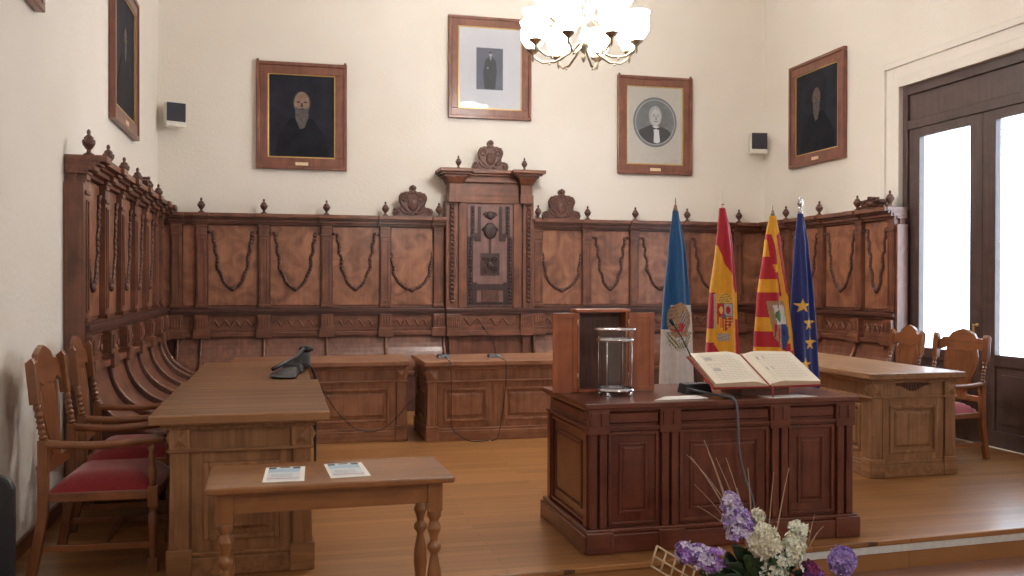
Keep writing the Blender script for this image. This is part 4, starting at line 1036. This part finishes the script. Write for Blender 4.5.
def bloom(name, mat, c, rad, n, pr, mats=None):
    m = MB(); m.ball(c, rad * .62, 12, 8)
    for i in range(n):
        z = 1 - 2 * (i + .5) / n; a = i * 2.39996; d = Vector((math.sqrt(1 - z * z) * math.cos(a), math.sqrt(1 - z * z) * math.sin(a), z))
        petal(m, Vector(c) + d * rad * (.70 + .32 * rnd.random()), d + Vector((rnd.uniform(-.9, .9), rnd.uniform(-.9, .9), rnd.uniform(-.9, .9))), pr)
    return m.build(name, mat, t)
def spike(name, mats, a, b, r0, r1, n, pr):
    """cluster of small florets along a..b"""
    m = MB(); a, b = Vector(a), Vector(b); ax = (b - a).normalized(); u = ax.orthogonal().normalized(); w = ax.cross(u)
    m.tube([a, b], [r0 * .35, r1 * .35], 8)
    for i in range(n):
        f = (i + .5) / n; g = i * 2.39996; r = (r0 + (r1 - r0) * f) * (.55 + .5 * rnd.random()); d = u * math.cos(g) + w * math.sin(g)
        m.m = int(rnd.random() * len(mats)); petal(m, a + (b - a) * f + d * r, d + ax * .4 + Vector((rnd.uniform(-.8, .8), rnd.uniform(-.8, .8), rnd.uniform(-.8, .8))), pr * rnd.uniform(.7, 1.1))
    return m.build(name, mats, t)
def leafy(name, pts, wid, mat):
    m = MB(); P = [Vector(p) for p in pts]
    ax = (P[-1] - P[0]).normalized(); sd = ax.cross(Vector((0, 1, .2))).normalized(); n = len(P)
    v = []
    for i, p in enumerate(P):
        w = wid * math.sin(PI * (i + .35) / (n - .3 + .2)) * .5; v += [p - sd * w, p + Vector((0, .008, .0)), p + sd * w]
    f = []
    for i in range(n - 1): f += [(3 * i, 3 * i + 1, 3 * i + 4, 3 * i + 3), (3 * i + 1, 3 * i + 2, 3 * i + 5, 3 * i + 4)]
    m.smooth = True; m.add(v, f); return m.build(name, mat, t, solid=.0015)
base = F(762, 585)
spike('lilac_flower_spike', ['lilac', 'lilac', 'purple'], F(738, 534), F(730, 495, -.02), .060, .034, 110, .026)
spike('lilac_flower_spike', ['purple', 'violet'], F(745, 533), F(735, 512), .058, .04, 60, .026)
spike('violet_flower_cluster', ['violet', 'purple', 'lilac'], F(717, 562, -.03), F(679, 550, -.05), .060, .040, 130, .026)
spike('white_hyacinth', ['greenwhite', 'whitepetal'], F(788, 564), F(800, 524), .062, .036, 130, .026)
spike('white_hyacinth', ['greenwhite', 'whitepetal', 'leaf2'], F(775, 592, -.05), F(776, 557, -.04), .07, .042, 100, .026)
bloom('white_pompom_flower', 'whitepetal', F(763, 541, -.05), .070, 240, .027)
bloom('small_white_bud', 'whitepetal', F(757, 516), .030, 40, .020)
bloom('purple_allium', 'purple', F(842, 561, -.02), .060, 300, .022)
spike('magenta_flower', ['magenta', 'violet'], F(822, 590), F(808, 566), .05, .035, 80, .024)
for (u0, v0, u1, v1, w, mt, dy) in [(760, 590, 733, 545, .07, 'leaf', -.02), (760, 590, 748, 540, .07, 'leaf', .03), (765, 590, 722, 566, .08, 'leaf', -.04), (765, 590, 745, 556, .08, 'leaf2', -.06), (770, 590, 785, 548, .07, 'leaf', .02), (770, 595, 768, 552, .07, 'leaf2', .0),
                                   (770, 592, 800, 560, .07, 'leaf', .03), (770, 595, 815, 572, .06, 'leaf', .02), (755, 595, 700, 572, .09, 'leaf2', -.03), (750, 600, 715, 580, .1, 'leaf', -.05), (775, 600, 790, 575, .09, 'leaf', -.06), (740, 600, 742, 560, .09, 'leaf', .05), (735, 600, 728, 552, .08, 'leaf', .06), (780, 600, 778, 560, .09, 'leaf', .06), (752, 600, 755, 566, .1, 'leaf', -.03)]:
    a, b = F(u0, v0), F(u1, v1, dy); leafy('leaf', [a.lerp(b, i / 7) + Vector((0, 0, .03 * math.sin(PI * i / 7))) for i in range(8)], w, mt)
for (u0, v0, u1, v1, k) in [(730, 512, 704, 440, 1.2), (728, 510, 708, 452, 1), (725, 508, 690, 456, 1.2), (728, 505, 712, 462, .9), (724, 500, 686, 454, .8), (735, 535, 697, 506, .8), (733, 530, 694, 484, .7), (745, 520, 726, 458, 1), (744, 520, 737, 488, .9), (751, 516, 748, 468, 1.1), (769, 526, 774, 472, 1), (777, 530, 789, 468, 1.3), (808, 545, 815, 514, 1.1), (809, 547, 824, 526, 1.1), (745, 530, 716, 458, .8)]:
    a, b = F(u0, v0), F(u1, v1, rnd.uniform(-.05, .05)); n_ = 8
    MB().tube([a.lerp(b, i / n_) + Vector((0, 0, .012 * math.sin(PI * i / n_))) for i in range(n_ + 1)], [.0030 * k * (1 - .6 * i / n_) for i in range(n_ + 1)], 6).build('dry_grass_stem', 'straw', t)
for (u, v) in [(735, 545), (745, 540), (763, 560), (757, 530), (790, 570), (842, 575), (777, 540), (812, 580), (718, 570), (775, 560)]:
    MB().tube([base + Vector((rnd.uniform(-.04, .04), 0, -.05)), base.lerp(F(u, v), .6) + Vector((0, 0, -.02)), F(u, v)], .003, 6).build('stem', 'leaf2', t)
m = MB(); A, Bq, Cq = F(657, 546, -.04), F(651, 566, -.04), F(690, 566, -.06)
e1, e2 = (Bq - A), (Cq - A) * 1.15
for i in range(3): m.tube([A + e1 * i / 2, A + e1 * i / 2 + e2], .005, 6)
for j in range(5): m.tube([A + e2 * j / 4, A + e2 * j / 4 + e1], .005, 6)
m.tube([A + e2 + e1 * .5, base + Vector((-.05, 0, -.02))], .0035, 6); m.build('cane_lattice', 'wicker', t)

# ------------------------------------------------------------------ chandelier
def emit(name, col, st):
    m, nt, b = new_mat(name); b.inputs['Base Color'].default_value = (.9, .9, .9, 1)
    b.inputs['Emission Color'].default_value = (*col, 1); b.inputs['Emission Strength'].default_value = st; return m
M['lit_shade'] = emit('lit_frosted_glass', (1, .95, .88), 14)
ch = Vector((2.55, 7.8, 3.37))
t = thing('chandelier', 'brass chandelier with many lit frosted shades hanging from the ceiling', 'chandelier', ch)
t.scale = (1.3, 1.3, 1.3); zc = (ZC - ch.z) / 1.3
m = MB(); m.lathe([(.002, -.02), (.010, -.01), (.018, .02), (.010, .04), (.03, .07), (.045, .11), (.03, .16), (.015, .20), (.014, .45), (.035, .50), (.04, .56), (.015, .62), (.008, .7), (.006, zc - .05)], n=18); m.build('stem', 'aged_brass', t)
MB().lathe([(.01, zc - .06), (.07, zc - .03), (.08, zc)], n=20).build('ceiling_rose', 'aged_brass', t)
for tier, (n, R, z0, k0) in enumerate(((8, .36, .075, .2), (8, .25, .31, .5))):
    for k in range(n):
        a = k0 + 2 * PI * k / n; c, s = math.cos(a), math.sin(a)
        P = [(.02, .12 + z0 - .075), (.10, .05 + z0 - .075), (.20, -.0 + z0 - .075), (.29, .0 + z0 - .075), (.345, .035 + z0 - .075), (.36, .075 + z0 - .075)]
        P = [(r * R / .36, z) for r, z in P]
        ar = MB().tube([(r * c, r * s, z) for r, z in P], .008, 8); ar.ball((.24 * R / .36 * c, .24 * R / .36 * s, z0 - .075 - .012), .010, 6, 4)
        arm_ = ar.build('arm', 'aged_brass', t)
        m = MB(); m.lathe([(.002, z0 - .065), (.010, z0 - .045), (.008, z0 - .02), (.02, z0 - .005), (.042, z0 + .012), (.048, z0 + .02), (.02, z0 + .022)], (R * c, R * s, 0), 14); m.build('cup', 'aged_brass', arm_)
        m = MB(); m.lathe([(.022, z0 + .022), (.054, z0 + .042), (.080, z0 + .085), (.086, z0 + .135), (.078, z0 + .175), (.090, z0 + .21)], (R * c, R * s, 0), 20, caps=False)
        m.build('shade', 'lit_shade', arm_)

# ------------------------------------------------------------------ light
w = bpy.data.worlds.new('world'); sc.world = w; w.use_nodes = True
bg = w.node_tree.nodes['Background']; bg.inputs['Color'].default_value = (.74, .88, 1.0, 1); bg.inputs['Strength'].default_value = 8.5
for i, (a, b) in enumerate(openings):
    L = bpy.data.lights.new('window_portal', 'AREA'); L.shape = 'RECTANGLE'; L.size = 2.3; L.size_y = b - a; L.cycles.is_portal = True
    o = bpy.data.objects.new('window_portal', L); C.objects.link(o)
    o.matrix_world = Matrix.Translation((XR + WT + .02, (a + b) / 2, 1.85)) @ Matrix.Rotation(PI / 2, 4, 'Y')
L = bpy.data.lights.new('chandelier_light', 'POINT'); L.energy = 270; L.color = (1, .96, .92); L.shadow_soft_size = .3
o = bpy.data.objects.new('chandelier_light', L); C.objects.link(o); o.location = (2.55, 7.8, 3.8)

L = bpy.data.lights.new('front_fill_light', 'POINT'); L.energy = 110; L.color = (1, .95, .90); L.shadow_soft_size = .45  # added fill lamp behind the camera, no fixture there; brightens front faces
o = bpy.data.objects.new('front_fill_light', L); C.objects.link(o); o.location = (2.3, .2, 2.9)
sc.view_settings.view_transform = 'Standard'; sc.view_settings.look = 'None'; sc.view_settings.gamma = 1; sc.view_settings.exposure = .2
sc.view_settings.use_curve_mapping = False
sc.cycles.use_denoising = True; sc.cycles.max_bounces = 8; sc.cycles.diffuse_bounces = 5; sc.cycles.transparent_max_bounces = 12
sc.cycles.sample_clamp_indirect = 6; sc.cycles.caustics_reflective = False; sc.cycles.caustics_refractive = False
